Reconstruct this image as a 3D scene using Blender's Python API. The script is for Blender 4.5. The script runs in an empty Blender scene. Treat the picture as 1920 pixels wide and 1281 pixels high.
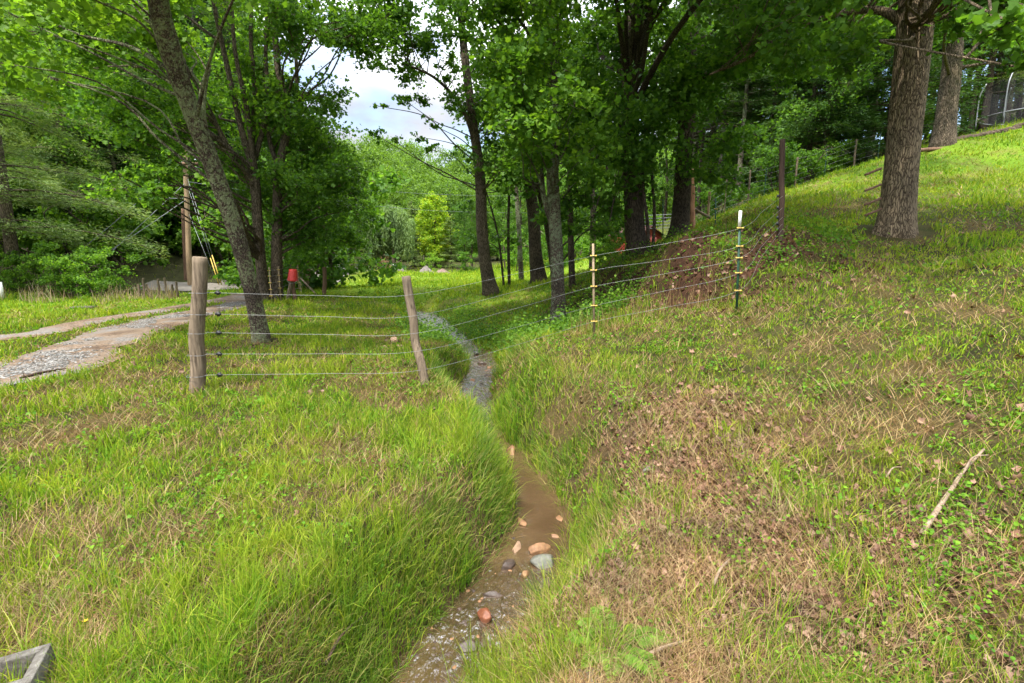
import bpy, math, numpy as np
from math import radians as R
from mathutils import Vector
S = bpy.context.scene
# ------------------------------------------------------------------ camera
CZ, PITCH, F = 1.6, R(10.0), 960.0
cam_d = bpy.data.cameras.new("camera"); cam = bpy.data.objects.new("camera", cam_d)
S.collection.objects.link(cam); S.camera = cam
cam.location = (0, 0, CZ); cam.rotation_euler = (R(90) - PITCH, 0, 0)
cam_d.lens = 18.0; cam_d.sensor_width = 36.0; cam_d.clip_start = 0.05; cam_d.clip_end = 2000
# ------------------------------------------------------------------ sky, sun, exposure
SUN_EL, SUN_AZ = R(63), R(-152)      # azimuth clockwise from +Y: sun stands behind the camera, to the left
w = bpy.data.worlds.new("World"); S.world = w; w.use_nodes = True
nt = w.node_tree; nt.nodes.clear()
def N(nt, t, **k):
    n = nt.nodes.new(t)
    for a, b in k.items(): setattr(n, a, b)
    return n
out = N(nt, 'ShaderNodeOutputWorld'); bg = N(nt, 'ShaderNodeBackground'); bg.inputs[1].default_value = 0.15
sky = N(nt, 'ShaderNodeTexSky', sky_type='NISHITA'); sky.sun_disc = False
sky.sun_elevation = SUN_EL; sky.sun_rotation = SUN_AZ; sky.air_density = 1.0; sky.dust_density = 1.0
tc = N(nt, 'ShaderNodeTexCoord'); mp = N(nt, 'ShaderNodeMapping'); mp.inputs['Scale'].default_value = (1, 1, 2.2)
ns = N(nt, 'ShaderNodeTexNoise'); ns.inputs['Scale'].default_value = 2.6; ns.inputs['Detail'].default_value = 8; ns.inputs['Roughness'].default_value = .55
rp = N(nt, 'ShaderNodeValToRGB'); rp.color_ramp.elements[0].position = .40; rp.color_ramp.elements[1].position = .53
n2 = N(nt, 'ShaderNodeTexNoise'); n2.inputs['Scale'].default_value = 5; n2.inputs['Detail'].default_value = 8
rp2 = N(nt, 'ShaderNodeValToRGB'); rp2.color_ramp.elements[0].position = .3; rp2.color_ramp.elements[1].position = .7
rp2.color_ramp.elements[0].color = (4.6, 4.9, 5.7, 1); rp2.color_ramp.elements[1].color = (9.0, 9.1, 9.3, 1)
mx = N(nt, 'ShaderNodeMix', data_type='RGBA')
L = nt.links.new
L(tc.outputs['Generated'], mp.inputs[0]); L(mp.outputs[0], ns.inputs['Vector']); L(mp.outputs[0], n2.inputs['Vector'])
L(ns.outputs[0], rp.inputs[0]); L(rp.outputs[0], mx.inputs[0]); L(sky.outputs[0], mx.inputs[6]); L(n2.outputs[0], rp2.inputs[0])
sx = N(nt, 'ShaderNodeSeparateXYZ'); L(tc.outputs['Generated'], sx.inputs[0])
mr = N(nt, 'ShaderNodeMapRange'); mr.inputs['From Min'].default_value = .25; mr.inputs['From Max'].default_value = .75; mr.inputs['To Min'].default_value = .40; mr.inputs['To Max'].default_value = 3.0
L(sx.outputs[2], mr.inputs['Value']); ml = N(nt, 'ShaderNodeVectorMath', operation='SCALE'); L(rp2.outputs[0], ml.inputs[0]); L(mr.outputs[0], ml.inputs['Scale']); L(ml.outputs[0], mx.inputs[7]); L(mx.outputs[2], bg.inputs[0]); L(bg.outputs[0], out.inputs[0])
sl = bpy.data.lights.new("sun", 'SUN'); sl.energy = 3.7; sl.angle = R(1.5); sl.color = (1, .95, .86)
so = bpy.data.objects.new("sun", sl); S.collection.objects.link(so)
sd = Vector((math.sin(SUN_AZ) * math.cos(SUN_EL), math.cos(SUN_AZ) * math.cos(SUN_EL), math.sin(SUN_EL)))
so.rotation_euler = sd.to_track_quat('Z', 'Y').to_euler(); so.location = (0, 0, 40)
S.view_settings.view_transform = 'Standard'; S.view_settings.look = 'None'; S.view_settings.exposure = 1.22; S.view_settings.gamma = 1
try:
    S.cycles.max_bounces = 6; S.cycles.diffuse_bounces = 3; S.cycles.transmission_bounces = 4; S.cycles.transparent_max_bounces = 8
    S.cycles.caustics_reflective = False; S.cycles.caustics_refractive = False
except Exception: pass
rng = np.random.default_rng(7)
# ------------------------------------------------------------------ helpers: rays, noise
def ray(px, py):
    a = (px - 960) / F; b = (640.5 - py) / F
    return np.array([a, math.cos(PITCH) + b * math.sin(PITCH), -math.sin(PITCH) + b * math.cos(PITCH)])
def at(px, py, Y):
    r = ray(px, py); t = Y / r[1]; return np.array([0, 0, CZ]) + r * t
def atz(px, py, z):
    r = ray(px, py); t = (z - CZ) / r[2]; return np.array([0, 0, CZ]) + r * t
def colx(px, Y):                       # world x of a photo column at distance Y near the horizon
    return (px - 960) / F * Y * 1.0
def hsh(i, j, s):
    v = np.sin(i * 127.1 + j * 311.7 + s * 74.7) * 43758.5453; return v - np.floor(v)
def vnoise(x, y, s=0):
    x = np.asarray(x, float); y = np.asarray(y, float)
    i = np.floor(x); j = np.floor(y); u = x - i; v = y - j; u = u*u*(3-2*u); v = v*v*(3-2*v)
    return (hsh(i,j,s)*(1-u)+hsh(i+1,j,s)*u)*(1-v) + (hsh(i,j+1,s)*(1-u)+hsh(i+1,j+1,s)*u)*v
def fbm(x, y, s=0, o=4):
    t = 0; a = .5; n = 0
    for k in range(o): t = t + a*vnoise(x*2**k, y*2**k, s+k*3.3); n += a; a *= .5
    return t / n
def sstep(a, b, x):
    t = np.clip((x-a)/(b-a), 0, 1); return t*t*(3-2*t)
# ------------------------------------------------------------------ helpers: meshes
def mesh(name, V, polys, mat, parent=None, smooth=False, loc=None, mats=None, midx=None):
    V = np.asarray(V, np.float32).reshape(-1, 3)
    polys = [np.asarray(p, np.int32) for p in polys if len(p)]
    me = bpy.data.meshes.new(name)
    tot = sum(p.size for p in polys); nf = sum(len(p) for p in polys)
    me.vertices.add(len(V)); me.vertices.foreach_set('co', V.ravel())
    me.loops.add(tot); me.loops.foreach_set('vertex_index', np.concatenate([p.ravel() for p in polys]))
    me.polygons.add(nf)
    ls = []; o = 0
    for p in polys: ls.append(o + np.arange(len(p)) * p.shape[1]); o += p.size
    me.polygons.foreach_set('loop_start', np.concatenate(ls).astype(np.int32))
    for m in (mats or [mat]): me.materials.append(m)
    if midx is not None: me.polygons.foreach_set('material_index', np.asarray(midx, np.int32))
    if smooth: me.polygons.foreach_set('use_smooth', np.ones(nf, bool))
    me.update(calc_edges=True)
    o = bpy.data.objects.new(name, me); S.collection.objects.link(o)
    if parent is not None: o.parent = parent
    if loc is not None: o.location = loc
    return o
class MB:
    def __init__(s): s.V = []; s.P = {}; s.n = 0
    def add(s, V, polys):
        V = np.asarray(V, float).reshape(-1, 3)
        for p in polys:
            p = np.asarray(p, int)
            if len(p): s.P.setdefault(p.shape[1], []).append(p + s.n)
        s.V.append(V); s.n += len(V); return s
    def build(s, name, mat, parent=None, smooth=False, off=None):
        V = np.concatenate(s.V)
        if off is not None: V = V - np.asarray(off)
        return mesh(name, V, [np.concatenate(a) for a in s.P.values()], mat, parent, smooth)
def tag(o, label=None, cat=None, group=None, kind=None):
    if label: o['label'] = label
    if cat: o['category'] = cat
    if group: o['group'] = group
    if kind: o['kind'] = kind
    return o
def empty(name, loc, label=None, cat=None, group=None, rz=0):
    o = bpy.data.objects.new(name, None); S.collection.objects.link(o); o.location = tuple(loc); o.rotation_euler = (0, 0, rz)
    o.empty_display_size = .2
    return tag(o, label, cat, group)
def catmull(P, n):
    P = np.asarray(P, float); 
    if len(P) < 3: 
        t = np.linspace(0, 1, n+1)[:, None]; return P[0]*(1-t) + P[-1]*t
    Q = np.vstack([2*P[0]-P[1], P, 2*P[-1]-P[-2]]); o = []
    for i in range(1, len(Q)-2):
        t = np.linspace(0, 1, n, endpoint=False)[:, None]
        o.append(.5*((2*Q[i])+(-Q[i-1]+Q[i+1])*t+(2*Q[i-1]-5*Q[i]+4*Q[i+1]-Q[i+2])*t*t+(-Q[i-1]+3*Q[i]-3*Q[i+1]+Q[i+2])*t**3))
    o.append(P[-1:]); return np.vstack(o)
def tube(P, rad, sides=8, cap=True, rough=0, seed=0, flare=0):
    """P (n,3), rad (n) -> verts, polys"""
    P = np.asarray(P, float); n = len(P); rad = np.broadcast_to(np.asarray(rad, float), (n,)).copy()
    T = np.gradient(P, axis=0); T /= np.linalg.norm(T, axis=1)[:, None] + 1e-9
    ref = np.array([0, 1, 0.]) if abs(T[0][1]) < .8 else np.array([1, 0, 0.])
    A = np.cross(T, ref); A /= np.linalg.norm(A, axis=1)[:, None] + 1e-9; B = np.cross(T, A)
    th = np.linspace(0, 2*np.pi, sides, endpoint=False)
    r = rad[:, None] * np.ones(sides)[None]
    if rough:
        l = np.concatenate([[0], np.cumsum(np.linalg.norm(np.diff(P, axis=0), axis=1))])
        for f1, f2, a in ((3, 1.1, .5), (5, 2.3, .3), (2, .6, .6), (9, 4.5, .2)):
            r = r * (1 + rough * a * np.sin(f1*th[None] + f2*l[:, None] / max(rad[0], .03) * .12 + seed*f1 + 1.7*np.sin(l[:, None]*f2+seed)))
    if flare:
        l = np.concatenate([[0], np.cumsum(np.linalg.norm(np.diff(P, axis=0), axis=1))])
        k = np.exp(-l / (rad[0]*1.3))[:, None]
        r = r * (1 + flare * k * (1 + .55*np.sin(4*th[None]+seed) + .3*np.sin(7*th[None]+seed*2)))
    V = P[:, None] + A[:, None]*np.cos(th)[None, :, None]*r[..., None] + B[:, None]*np.sin(th)[None, :, None]*r[..., None]
    V = V.reshape(-1, 3); i = np.arange(n-1)[:, None]*sides; j = np.arange(sides)[None]; j2 = (j+1) % sides
    q = np.stack([i+j, i+j2, i+sides+j2, i+sides+j], -1).reshape(-1, 4)
    polys = [q]
    if cap:
        V = np.vstack([V, P[0], P[-1]]); a = n*sides; jj = np.arange(sides)
        polys.append(np.stack([np.full(sides, a), (jj+1) % sides, jj], -1))
        polys.append(np.stack([np.full(sides, a+1), (n-1)*sides+jj, (n-1)*sides+(jj+1) % sides], -1))
    return V, polys
def box(c, s, M=None):
    x, y, z = np.asarray(s)/2
    V = np.array([[a*x, b*y, d*z] for d in (-1, 1) for a, b in ((-1,-1),(1,-1),(1,1),(-1,1))])
    if M is not None: V = V @ np.asarray(M).T
    return V + np.asarray(c), [[[3,2,1,0],[4,5,6,7],[0,1,5,4],[1,2,6,5],[2,3,7,6],[3,0,4,7]]]
def rotz(a): c, s = math.cos(a), math.sin(a); return np.array([[c,-s,0],[s,c,0],[0,0,1]])
def rotx(a): c, s = math.cos(a), math.sin(a); return np.array([[1,0,0],[0,c,-s],[0,s,c]])
def roty(a): c, s = math.cos(a), math.sin(a); return np.array([[c,0,s],[0,1,0],[-s,0,c]])
_ico = None
def rock(c, s, seed, M=None, nu=12, nv=8):
    """lumpy stone: cube-sphere pushed about by noise"""
    r = np.random.default_rng(seed); V = []; n = 6; polys = []; k = 0
    ph = np.linspace(0, 2*np.pi, nu, endpoint=False); tt = np.linspace(0, np.pi, nv+1)[1:-1]
    P = np.array([[math.sin(t)*math.cos(p), math.sin(t)*math.sin(p), math.cos(t)] for t in tt for p in ph])
    P = np.vstack([P, [0,0,1], [0,0,-1]])
    for _ in range(9 if nu < 20 else 15):     # chop facets
        d = r.normal(size=3); d /= np.linalg.norm(d); h = r.uniform(.62, .92) if nu < 20 else r.uniform(.48, .82); m = P @ d
        P = P - np.maximum(m-h, 0)[:, None]*d*(.85 if nu < 20 else 1.0)
    P = P * (1 + (.05 if nu < 20 else .018)*r.normal(size=(len(P), 1)))
    P = P * np.asarray(s)
    if M is not None: P = P @ np.asarray(M).T
    q = [[i*nu+j, i*nu+(j+1) % nu, (i+1)*nu+(j+1) % nu, (i+1)*nu+j] for i in range(nv-2) for j in range(nu)]
    a = (nv-1)*nu; t = [[a, (j+1) % nu, j] for j in range(nu)] + [[a+1, (nv-2)*nu+j, (nv-2)*nu+(j+1) % nu] for j in range(nu)]
    q = [x[::-1] for x in q]; t = [x[::-1] for x in t]
    return P + np.asarray(c), [q, t]
def norm(a): return a / (np.linalg.norm(a, axis=-1, keepdims=True) + 1e-9)
def leaves(P, size, r, shape='hex', up=.6, fold=.25, asp=.85):
    """one small folded leaf per point"""
    n = len(P); P = np.asarray(P, float); size = np.broadcast_to(size, (n,))
    nn = norm(r.normal(size=(n, 3)) * .6 + np.array([0, 0, up]))
    d = r.normal(size=(n, 3)); d[:, 2] -= .5; d = norm(d - nn*np.sum(d*nn, 1)[:, None]); s = np.cross(nn, d)
    z = size[:, None]
    if shape == 'hex':
        t = ((0,0,0),(.28,.5,1),(.72,.42,1),(1,0,0),(.72,-.42,1),(.28,-.5,1))
        F_ = np.array([[0,1,2,3],[0,3,4,5]])
    elif shape == 'lobe':                      # tulip-poplar / maple like outline
        t = ((0,0,0),(.12,.48,1),(.42,.32,.7),(.72,.5,1),(.86,.1,.2),(.72,-.5,1),(.42,-.32,.7),(.12,-.48,1))
        F_ = np.array([[0,1,2,4],[2,3,4,4],[0,4,6,7],[4,5,6,6]])
    else:
        t = ((0,0,0),(.45,.5,1),(1,0,0),(.45,-.5,1)); F_ = None
    V = np.stack([P + z*(d*(a-.5) + s*b*asp + nn*(fold*abs(b)*c - .12*a*a)) for a, b, c in t], 1)
    k = len(t); base = (np.arange(n)*k)[:, None]
    if shape == 'hex': pol = [(base[:, None] + F_[None]).reshape(-1, 4)]
    elif shape == 'lobe':
        pol = [(base[:, None] + np.array([[0,1,2,4],[0,4,6,7]])[None]).reshape(-1, 4), (base[:, None] + np.array([[2,3,4],[4,5,6]])[None]).reshape(-1, 3)]
    else: pol = [(base[:, None] + np.array([[0,1,2],[0,2,3]])[None]).reshape(-1, 3)]
    return V.reshape(-1, 3), pol
def blades(P, h, wd, az, lean, r, seg=3, droop=1.6):
    """curved tapering grass blades; az = lean heading, lean 0..1.5 = how far it leans"""
    n = len(P); h = np.broadcast_to(h, (n,)); wd = np.broadcast_to(wd, (n,)); lean = np.broadcast_to(lean, (n,))
    d = np.stack([np.cos(az), np.sin(az), 0*az], 1); fa = r.uniform(0, 2*np.pi, n)
    s = np.stack([np.cos(fa), np.sin(fa), 0*fa], 1)
    V = []; p = P.copy(); ang = lean*.35; st = h/seg
    for k in range(seg+1):
        if k < seg:
            ww = wd*(1-.22*k)*.5; V += [p - s*ww[:, None], p + s*ww[:, None]]
        else: V += [p]
        p = p + (d*np.sin(ang)[:, None] + np.array([0,0,1.])*np.cos(ang)[:, None])*st[:, None]
        ang = ang + lean*droop/seg
    V = np.stack(V, 1); k = V.shape[1]; b = (np.arange(n)*k)[:, None]
    q = np.array([[2*i, 2*i+1, 2*i+3, 2*i+2] for i in range(seg-1)])
    t = np.array([[2*seg-2, 2*seg-1, 2*seg]])
    return V.reshape(-1, 3), [(b[:, None]+q[None]).reshape(-1, 4), (b[:, None]+t[None]).reshape(-1, 3)]
# ------------------------------------------------------------------ helpers: materials
def mat(name, build):
    m = bpy.data.materials.new(name); m.use_nodes = True; t = m.node_tree; t.nodes.clear()
    o = N(t, 'ShaderNodeOutputMaterial'); t.links.new(build(t), o.inputs[0]); return m
def lin(c): return tuple(((v/255)/12.92 if v/255 <= .04045 else ((v/255+.055)/1.055)**2.4) for v in c)
def ramp(t, src, stops):
    r = N(t, 'ShaderNodeValToRGB'); e = r.color_ramp.elements
    while len(e) < len(stops): e.new(.5)
    for x, (p, c) in zip(e, stops): x.position = p; x.color = (*c, 1) if len(c) == 3 else c
    t.links.new(src, r.inputs[0]); return r.outputs[0]
def noise(t, scale, detail=4, rough=.55, vec=None, sc=None, out=0, w=None):
    n = N(t, 'ShaderNodeTexNoise'); n.inputs['Scale'].default_value = scale; n.inputs['Detail'].default_value = detail; n.inputs['Roughness'].default_value = rough
    if vec is None: vec = N(t, 'ShaderNodeTexCoord').outputs['Object']
    if sc is not None:
        m = N(t, 'ShaderNodeMapping'); m.inputs['Scale'].default_value = sc; t.links.new(vec, m.inputs[0]); vec = m.outputs[0]
    t.links.new(vec, n.inputs['Vector']); return n.outputs[out]
def mixc(t, f, a, b, mode='MIX'):
    m = N(t, 'ShaderNodeMix', data_type='RGBA', blend_type=mode)
    for v, i in ((f, 0), (a, 6), (b, 7)):
        if isinstance(v, (int, float)): m.inputs[i].default_value = v
        elif isinstance(v, tuple): m.inputs[i].default_value = (*v, 1)
        else: t.links.new(v, m.inputs[i])
    return m.outputs[2]
def math_(t, op, a, b=0.0):
    m = N(t, 'ShaderNodeMath', operation=op)
    for v, i in ((a, 0), (b, 1)):
        if isinstance(v, (int, float)): m.inputs[i].default_value = v
        else: t.links.new(v, m.inputs[i])
    return m.outputs[0]
def bsdf(t, col, rough=.6, spec=.3, bump=None, bstr=.3, bdist=.02, metal=0):
    b = N(t, 'ShaderNodeBsdfPrincipled')
    if isinstance(col, tuple): b.inputs['Base Color'].default_value = (*col, 1)
    else: t.links.new(col, b.inputs['Base Color'])
    if isinstance(rough, (int, float)): b.inputs['Roughness'].default_value = rough
    else: t.links.new(rough, b.inputs['Roughness'])
    b.inputs['Specular IOR Level'].default_value = spec; b.inputs['Metallic'].default_value = metal
    if bump is not None:
        u = N(t, 'ShaderNodeBump'); u.inputs['Strength'].default_value = bstr; u.inputs['Distance'].default_value = bdist
        t.links.new(bump, u.inputs['Height']); t.links.new(u.outputs[0], b.inputs['Normal'])
    return b.outputs[0]
def leafmat(name, cols, trans=.4, nscale=.35, yellow=(.35, .36, .05), yf=.0, rough=.55, spec=.18):
    def f(t):
        g = N(t, 'ShaderNodeNewGeometry')
        c = ramp(t, g.outputs['Random Per Island'], [(i/(len(cols)-1), c) for i, c in enumerate(cols)])
        pn = noise(t, nscale, 3, .6, g.outputs['Position'])
        c = mixc(t, math_(t, 'MULTIPLY', ramp(t, pn, [(.42, (0,0,0)), (.62, (1,1,1))]), yf), c, yellow) if yf else c
        pn2 = noise(t, nscale*2.3, 2, .5, g.outputs['Position'])
        c = mixc(t, 1.0, c, ramp(t, pn2, [(.3, (.72,.78,.8)), (.7, (1.2,1.15,1.1))]), 'MULTIPLY')
        s = bsdf(t, c, rough, spec)
        tr = N(t, 'ShaderNodeBsdfTranslucent'); t.links.new(mixc(t, 1.0, c, (1.6, 1.6, .6), 'MULTIPLY'), tr.inputs[0])
        m = N(t, 'ShaderNodeMixShader'); m.inputs[0].default_value = trans
        t.links.new(s, m.inputs[1]); t.links.new(tr.outputs[0], m.inputs[2]); return m.outputs[0]
    return mat(name, f)
def barkmat(name, dark, mid, lichen=None, lf=0., scale=1.0, stretch=.16, moss=0):
    def f(t):
        tcn = N(t, 'ShaderNodeTexCoord').outputs['Object']
        v = N(t, 'ShaderNodeTexVoronoi', feature='DISTANCE_TO_EDGE'); v.inputs['Scale'].default_value = 26*scale
        mpn = N(t, 'ShaderNodeMapping'); mpn.inputs['Scale'].default_value = (1, 1, stretch)
        wob = N(t, 'ShaderNodeVectorMath', operation='ADD'); nz = noise(t, 5, 3, .5, tcn, out=1)
        sc_ = N(t, 'ShaderNodeVectorMath', operation='SCALE'); sc_.inputs['Scale'].default_value = .12
        t.links.new(nz, sc_.inputs[0]); t.links.new(tcn, wob.inputs[0]); t.links.new(sc_.outputs[0], wob.inputs[1])
        t.links.new(wob.outputs[0], mpn.inputs[0]); t.links.new(mpn.outputs[0], v.inputs['Vector'])
        n1 = noise(t, 30*scale, 6, .65, tcn, (1, 1, .4)); n0 = noise(t, 1.6, 3, .6, tcn)
        crev = ramp(t, v.outputs['Distance'], [(0., (0,0,0)), (.22, (1,1,1))])
        h = math_(t, 'ADD', math_(t, 'MULTIPLY', crev, .7), math_(t, 'MULTIPLY', n1, .6))
        c = ramp(t, h, [(.25, dark), (.95, mid)])
        c = mixc(t, 1.0, c, ramp(t, n0, [(.3, (.7,.7,.7)), (.7, (1.25,1.2,1.15))]), 'MULTIPLY')
        if lichen:
            ln = noise(t, 17, 8, .8, tcn); ln2 = noise(t, 1.6, 2, .5, tcn)
            m = ramp(t, math_(t, 'ADD', ln, math_(t, 'MULTIPLY', ln2, .45)), [(.74-lf*.2, (0,0,0)), (.78-lf*.2, (1,1,1))])
            c = mixc(t, m, c, lichen)
        return bsdf(t, c, .9, .15, h, .9, .03)
    return mat(name, f)
GREENS = dict(
 poplar=leafmat('poplar_leaf', [(.055,.13,.018), (.085,.185,.022), (.125,.245,.028), (.18,.31,.035)], .5),
 maple=leafmat('maple_leaf', [(.05,.12,.018), (.075,.165,.022), (.115,.22,.03)], .48),
 dark=leafmat('dark_leaf', [(.04,.10,.016), (.06,.135,.02), (.09,.18,.026)], .45),  # deeper green leaf tones, random per leaf
 bright=leafmat('fresh_leaf', [(.10,.20,.022), (.14,.26,.03), (.20,.33,.035)], .5),
 hill=leafmat('hill_leaf', [(.07,.135,.022), (.105,.19,.028), (.15,.25,.035)], .4, .08),
 pine=leafmat('pine_needle', [(.09,.15,.045), (.15,.22,.07), (.23,.31,.11)], .3, .5),
 hemlock=leafmat('hemlock_needle', [(.03,.07,.02), (.045,.10,.028), (.075,.14,.04)], .3, .5),
 willow=leafmat('willow_leaf', [(.11,.18,.06), (.155,.24,.085), (.21,.30,.12)], .4, .3),
 yellowtop=leafmat('maple_young_leaf', [(.13,.25,.02), (.20,.33,.025), (.36,.40,.03)], .45, .3),
 brown=leafmat('dry_shrub_leaf', [(.16,.09,.055), (.24,.14,.085), (.14,.13,.05)], .2))
BARK = dict(
 lichen=barkmat('lichened_bark', (.03,.02,.015), (.15,.115,.09), (.22,.24,.13), .12, 1.5, .35),
 brown=barkmat('brown_bark', (.03,.023,.016), (.17,.135,.10), None, 0, 1.2, .16),
 darkb=barkmat('dark_bark', (.02,.015,.011), (.115,.09,.068), None, 0, 1.2, .16),
 big=barkmat('furrowed_bark', (.03,.02,.014), (.25,.195,.13), None, 0, 1.3, .13),
 grey=barkmat('grey_bark', (.03,.023,.018), (.15,.115,.09), (.2,.23,.14), .05, 1.3, .3))
woodmat = lambda name, a, b, sc=1.: mat(name, lambda t: bsdf(t, mixc(t, ramp(t, noise(t, 3.5, 3, .6), [(.45, (0,0,0)), (.75, (1,1,1))]), ramp(t, noise(t, 42*sc, 6, .7, None, (1, 1, .07)), [(.3, a), (.7, b)]), tuple(x*.55 for x in b)), .85, .2, noise(t, 42*sc, 6, .7, None, (1, 1, .07)), .7, .012))
M_post = woodmat('weathered_post_wood', (.035,.024,.016), (.27,.205,.14))
M_pole = woodmat('pole_wood', (.17,.11,.06), (.40,.29,.18), .5)
M_poleb = woodmat('red_brown_pole_wood', (.08,.045,.03), (.22,.13,.085), .5)
M_darkpost = woodmat('creosoted_wood', (.02,.013,.01), (.09,.055,.04))
M_stick = woodmat('stick_wood', (.11,.075,.05), (.36,.27,.19))
metal = lambda name, c, r=.4: mat(name, lambda t: bsdf(t, c, r, .5, metal=.8))
M_wire = metal('galvanised_wire', (.25,.25,.25), .55); M_steel = metal('galvanised_steel', (.24,.25,.26), .55)
M_line = mat('overhead_line', lambda t: bsdf(t, (.16,.17,.18), .5, .4))
paint = lambda name, c, r=.5: mat(name, lambda t: bsdf(t, mixc(t, 1.0, c, ramp(t, noise(t, 25, 5, .7), [(.3, (.7,.68,.65)), (.65, (1.05,1.05,1.05))]), 'MULTIPLY'), r, .4, noise(t, 60, 3), .1, .004))
M_yel = paint('yellow_plastic', (.52,.37,.07)); M_blk = paint('black_plastic', (.02,.02,.022)); M_red = paint('red_plastic', (.50,.035,.03))
M_grn = paint('green_post_paint', (.02,.07,.04)); M_tan = paint('rusty_tan_post', (.24,.18,.11), .7); M_wht = paint('white_paint', (.75,.74,.7))
M_net = mat('black_netting', lambda t: (lambda a, b, m: (setattr(m.inputs[0], 'default_value', .22), t.links.new(a.outputs[0], m.inputs[1]), t.links.new(b, m.inputs[2]), m.outputs[0])[-1])(N(t, 'ShaderNodeBsdfTransparent'), bsdf(t, (.05,.05,.055), .8), N(t, 'ShaderNodeMixShader')))
# ------------------------------------------------------------------ terrain
CREEK_PX = [(640,1560,-.56),(740,1380,-.55),(800,1281,-.55),(860,1190,-.55),(945,1095,-.55),(1002,1020,-.55),(1010,955,-.55),(978,890,-.55),(950,850,-.55),(905,800,-.56),(880,760,-.57),(885,725,-.58),(905,690,-.6),(895,668,-.62),(862,645,-.63),(815,612,-.66),(790,592,-.68),(740,584,-.7),(640,580,-.72),(500,578,-.72)]
CR = np.array([atz(a, b, z) for a, b, z in CREEK_PX]); CR = catmull(CR, 8)
CRW = np.interp(CR[:, 1], [0, 2, 2.6, 3.4, 4.4, 5.0, 5.7, 6.4, 7, 10, 14, 20], [.13, .13, .14, .19, .16, .11, .06, .16, .19, .23, .36, .5])
ctrl = [(368,735,5.8),(0,720,None),(150,660,None),(460,565,None),(0,632,None),(300,600,None),(450,553,None),(250,850,None),(600,850,None),(700,1000,None),(100,1000,None),(400,1150,None),(840,900,None),(492,645,None),(640,640,None),(560,570,None),(795,725,6.0),(700,680,None),
 (1113,628,7.6),(1382,580,7.1),(1300,575,8.0),(1300,447,10.4),(1200,590,9.3),(1200,540,11.5),(1195,482,15.0),(1190,470,16),(1272,452,16),(1047,608,12.6),(1050,565,16),(1100,520,18),(1010,528,22),(920,552,20),
 (1465,434,9.2),(1400,470,9.4),(1550,440,10),(1680,437,10),(1480,500,8.2),(1640,500,8.2),(1800,480,8.3),(1400,402,14),(1300,432,15),(1340,408,19),(1420,378,20),(1500,352,21),(1640,306,21),(1770,270,18),(1920,246,19),(1840,252,21.5),(1920,226,23),(1800,360,12.5),(1920,330,14),
 (700,540,None),(800,530,None),(700,518,None),(850,518,None)]
wc = [(1.2,1.4,.02),(2,2,.2),(4,3,.75),(5,5,1.05),(3,5,.62),(1.2,4,.10),(1.0,2.6,.05),(7,7,1.6),(9,6,1.9),(8,3,1.5),(-.8,3,0),(-3,4,0),(-1,1.2,0),(-2.5,2,0),(-6,3,0),(0,-5,0),(-10,-5,0),(10,-5,2),(-20,0,0),(-20,12,0),(20,0,5),(22,10,6),
 (-18,17.5,0),(-25,25,2.2),(-30,30,6),(-20,33,2.6),(-15.5,24.3,0),(-13,26.5,0),(-12,31,0),(-18,23,.1),(-13,36,.6),(-8,26,-.2),(-9,40,0),(-40,40,15),(-62,60,28),(-38,60,12),(-24,60,1.5),(-15,64,-.2),(-8,64,-.2),(0,68,-.2),(-18,82,1),(-6,82,.6),(6,80,1.2),(-20,100,3),(0,60,-.4),(0,45,-.2),(0,30,-.1),(5,30,.6),(8,26,1.8),(9,45,2),(10,60,1),(32,60,11),(0,90,1),(0,130,6),(30,130,8),(-30,130,7),(0,200,17),(60,200,19),(-60,200,20),(-60,150,18),(40,90,5),(60,60,19),(40,40,11),
 (11,32,4.0),(20,30,6.6),(30,30,9.0),(30,20,9),(-100,60,45),(100,60,40),(0,420,30),(150,300,40),(-200,300,50),(-150,0,20),(150,0,35),(-30,0,.5)]
cp = [tuple(at(a, b, Y)) if Y else tuple(atz(a, b, 0.0)) for a, b, Y in ctrl] + wc
cp = np.array(cp)
def K(d2): return np.where(d2 > 0, d2*np.log(np.sqrt(d2)+1e-9), 0) 
def warp(x, y):                        # compress far distances so that near detail is not swung by far points
    r = np.hypot(x, y) + 1e-6; f = np.where(r > 25, (25 + 25*np.log(r/25))/r, 1.0); return x*f, y*f
cx, cy = warp(cp[:, 0], cp[:, 1]); D2 = (cx[:, None]-cx)**2 + (cy[:, None]-cy)**2; n_ = len(cp)
A_ = np.zeros((n_+3, n_+3)); A_[:n_, :n_] = K(D2) + np.eye(n_)*.4; A_[:n_, n_] = 1; A_[:n_, n_+1] = cx; A_[:n_, n_+2] = cy; A_[n_:, :n_] = A_[:n_, n_:].T
sol = np.linalg.solve(A_, np.concatenate([cp[:, 2], [0, 0, 0]]))
def base_h(x, y):
    X, Y = warp(x, y); o = np.full(X.shape, sol[n_]) + sol[n_+1]*X + sol[n_+2]*Y
    for i in range(n_): o = o + sol[i]*K((X-cx[i])**2 + (Y-cy[i])**2)
    return o
def near_poly(x, y, P, W=None):
    """distance, signed side and width along a polyline"""
    best = np.full(x.shape, 1e9); side = np.zeros(x.shape); zz = np.zeros(x.shape); ww = np.zeros(x.shape)
    for i in range(len(P)-1):
        a, b = P[i], P[i+1]; dx, dy = b[0]-a[0], b[1]-a[1]; l2 = dx*dx+dy*dy+1e-9
        t = np.clip(((x-a[0])*dx+(y-a[1])*dy)/l2, 0, 1); d = np.hypot(x-a[0]-t*dx, y-a[1]-t*dy)
        m = d < best; best = np.where(m, d, best)
        side = np.where(m, np.sign((x-a[0])*dy-(y-a[1])*dx), side); zz = np.where(m, a[2]+(b[2]-a[2])*t, zz)
        if W is not None: ww = np.where(m, W[i]+(W[i+1]-W[i])*t, ww)
    return best, side, zz, ww
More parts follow.
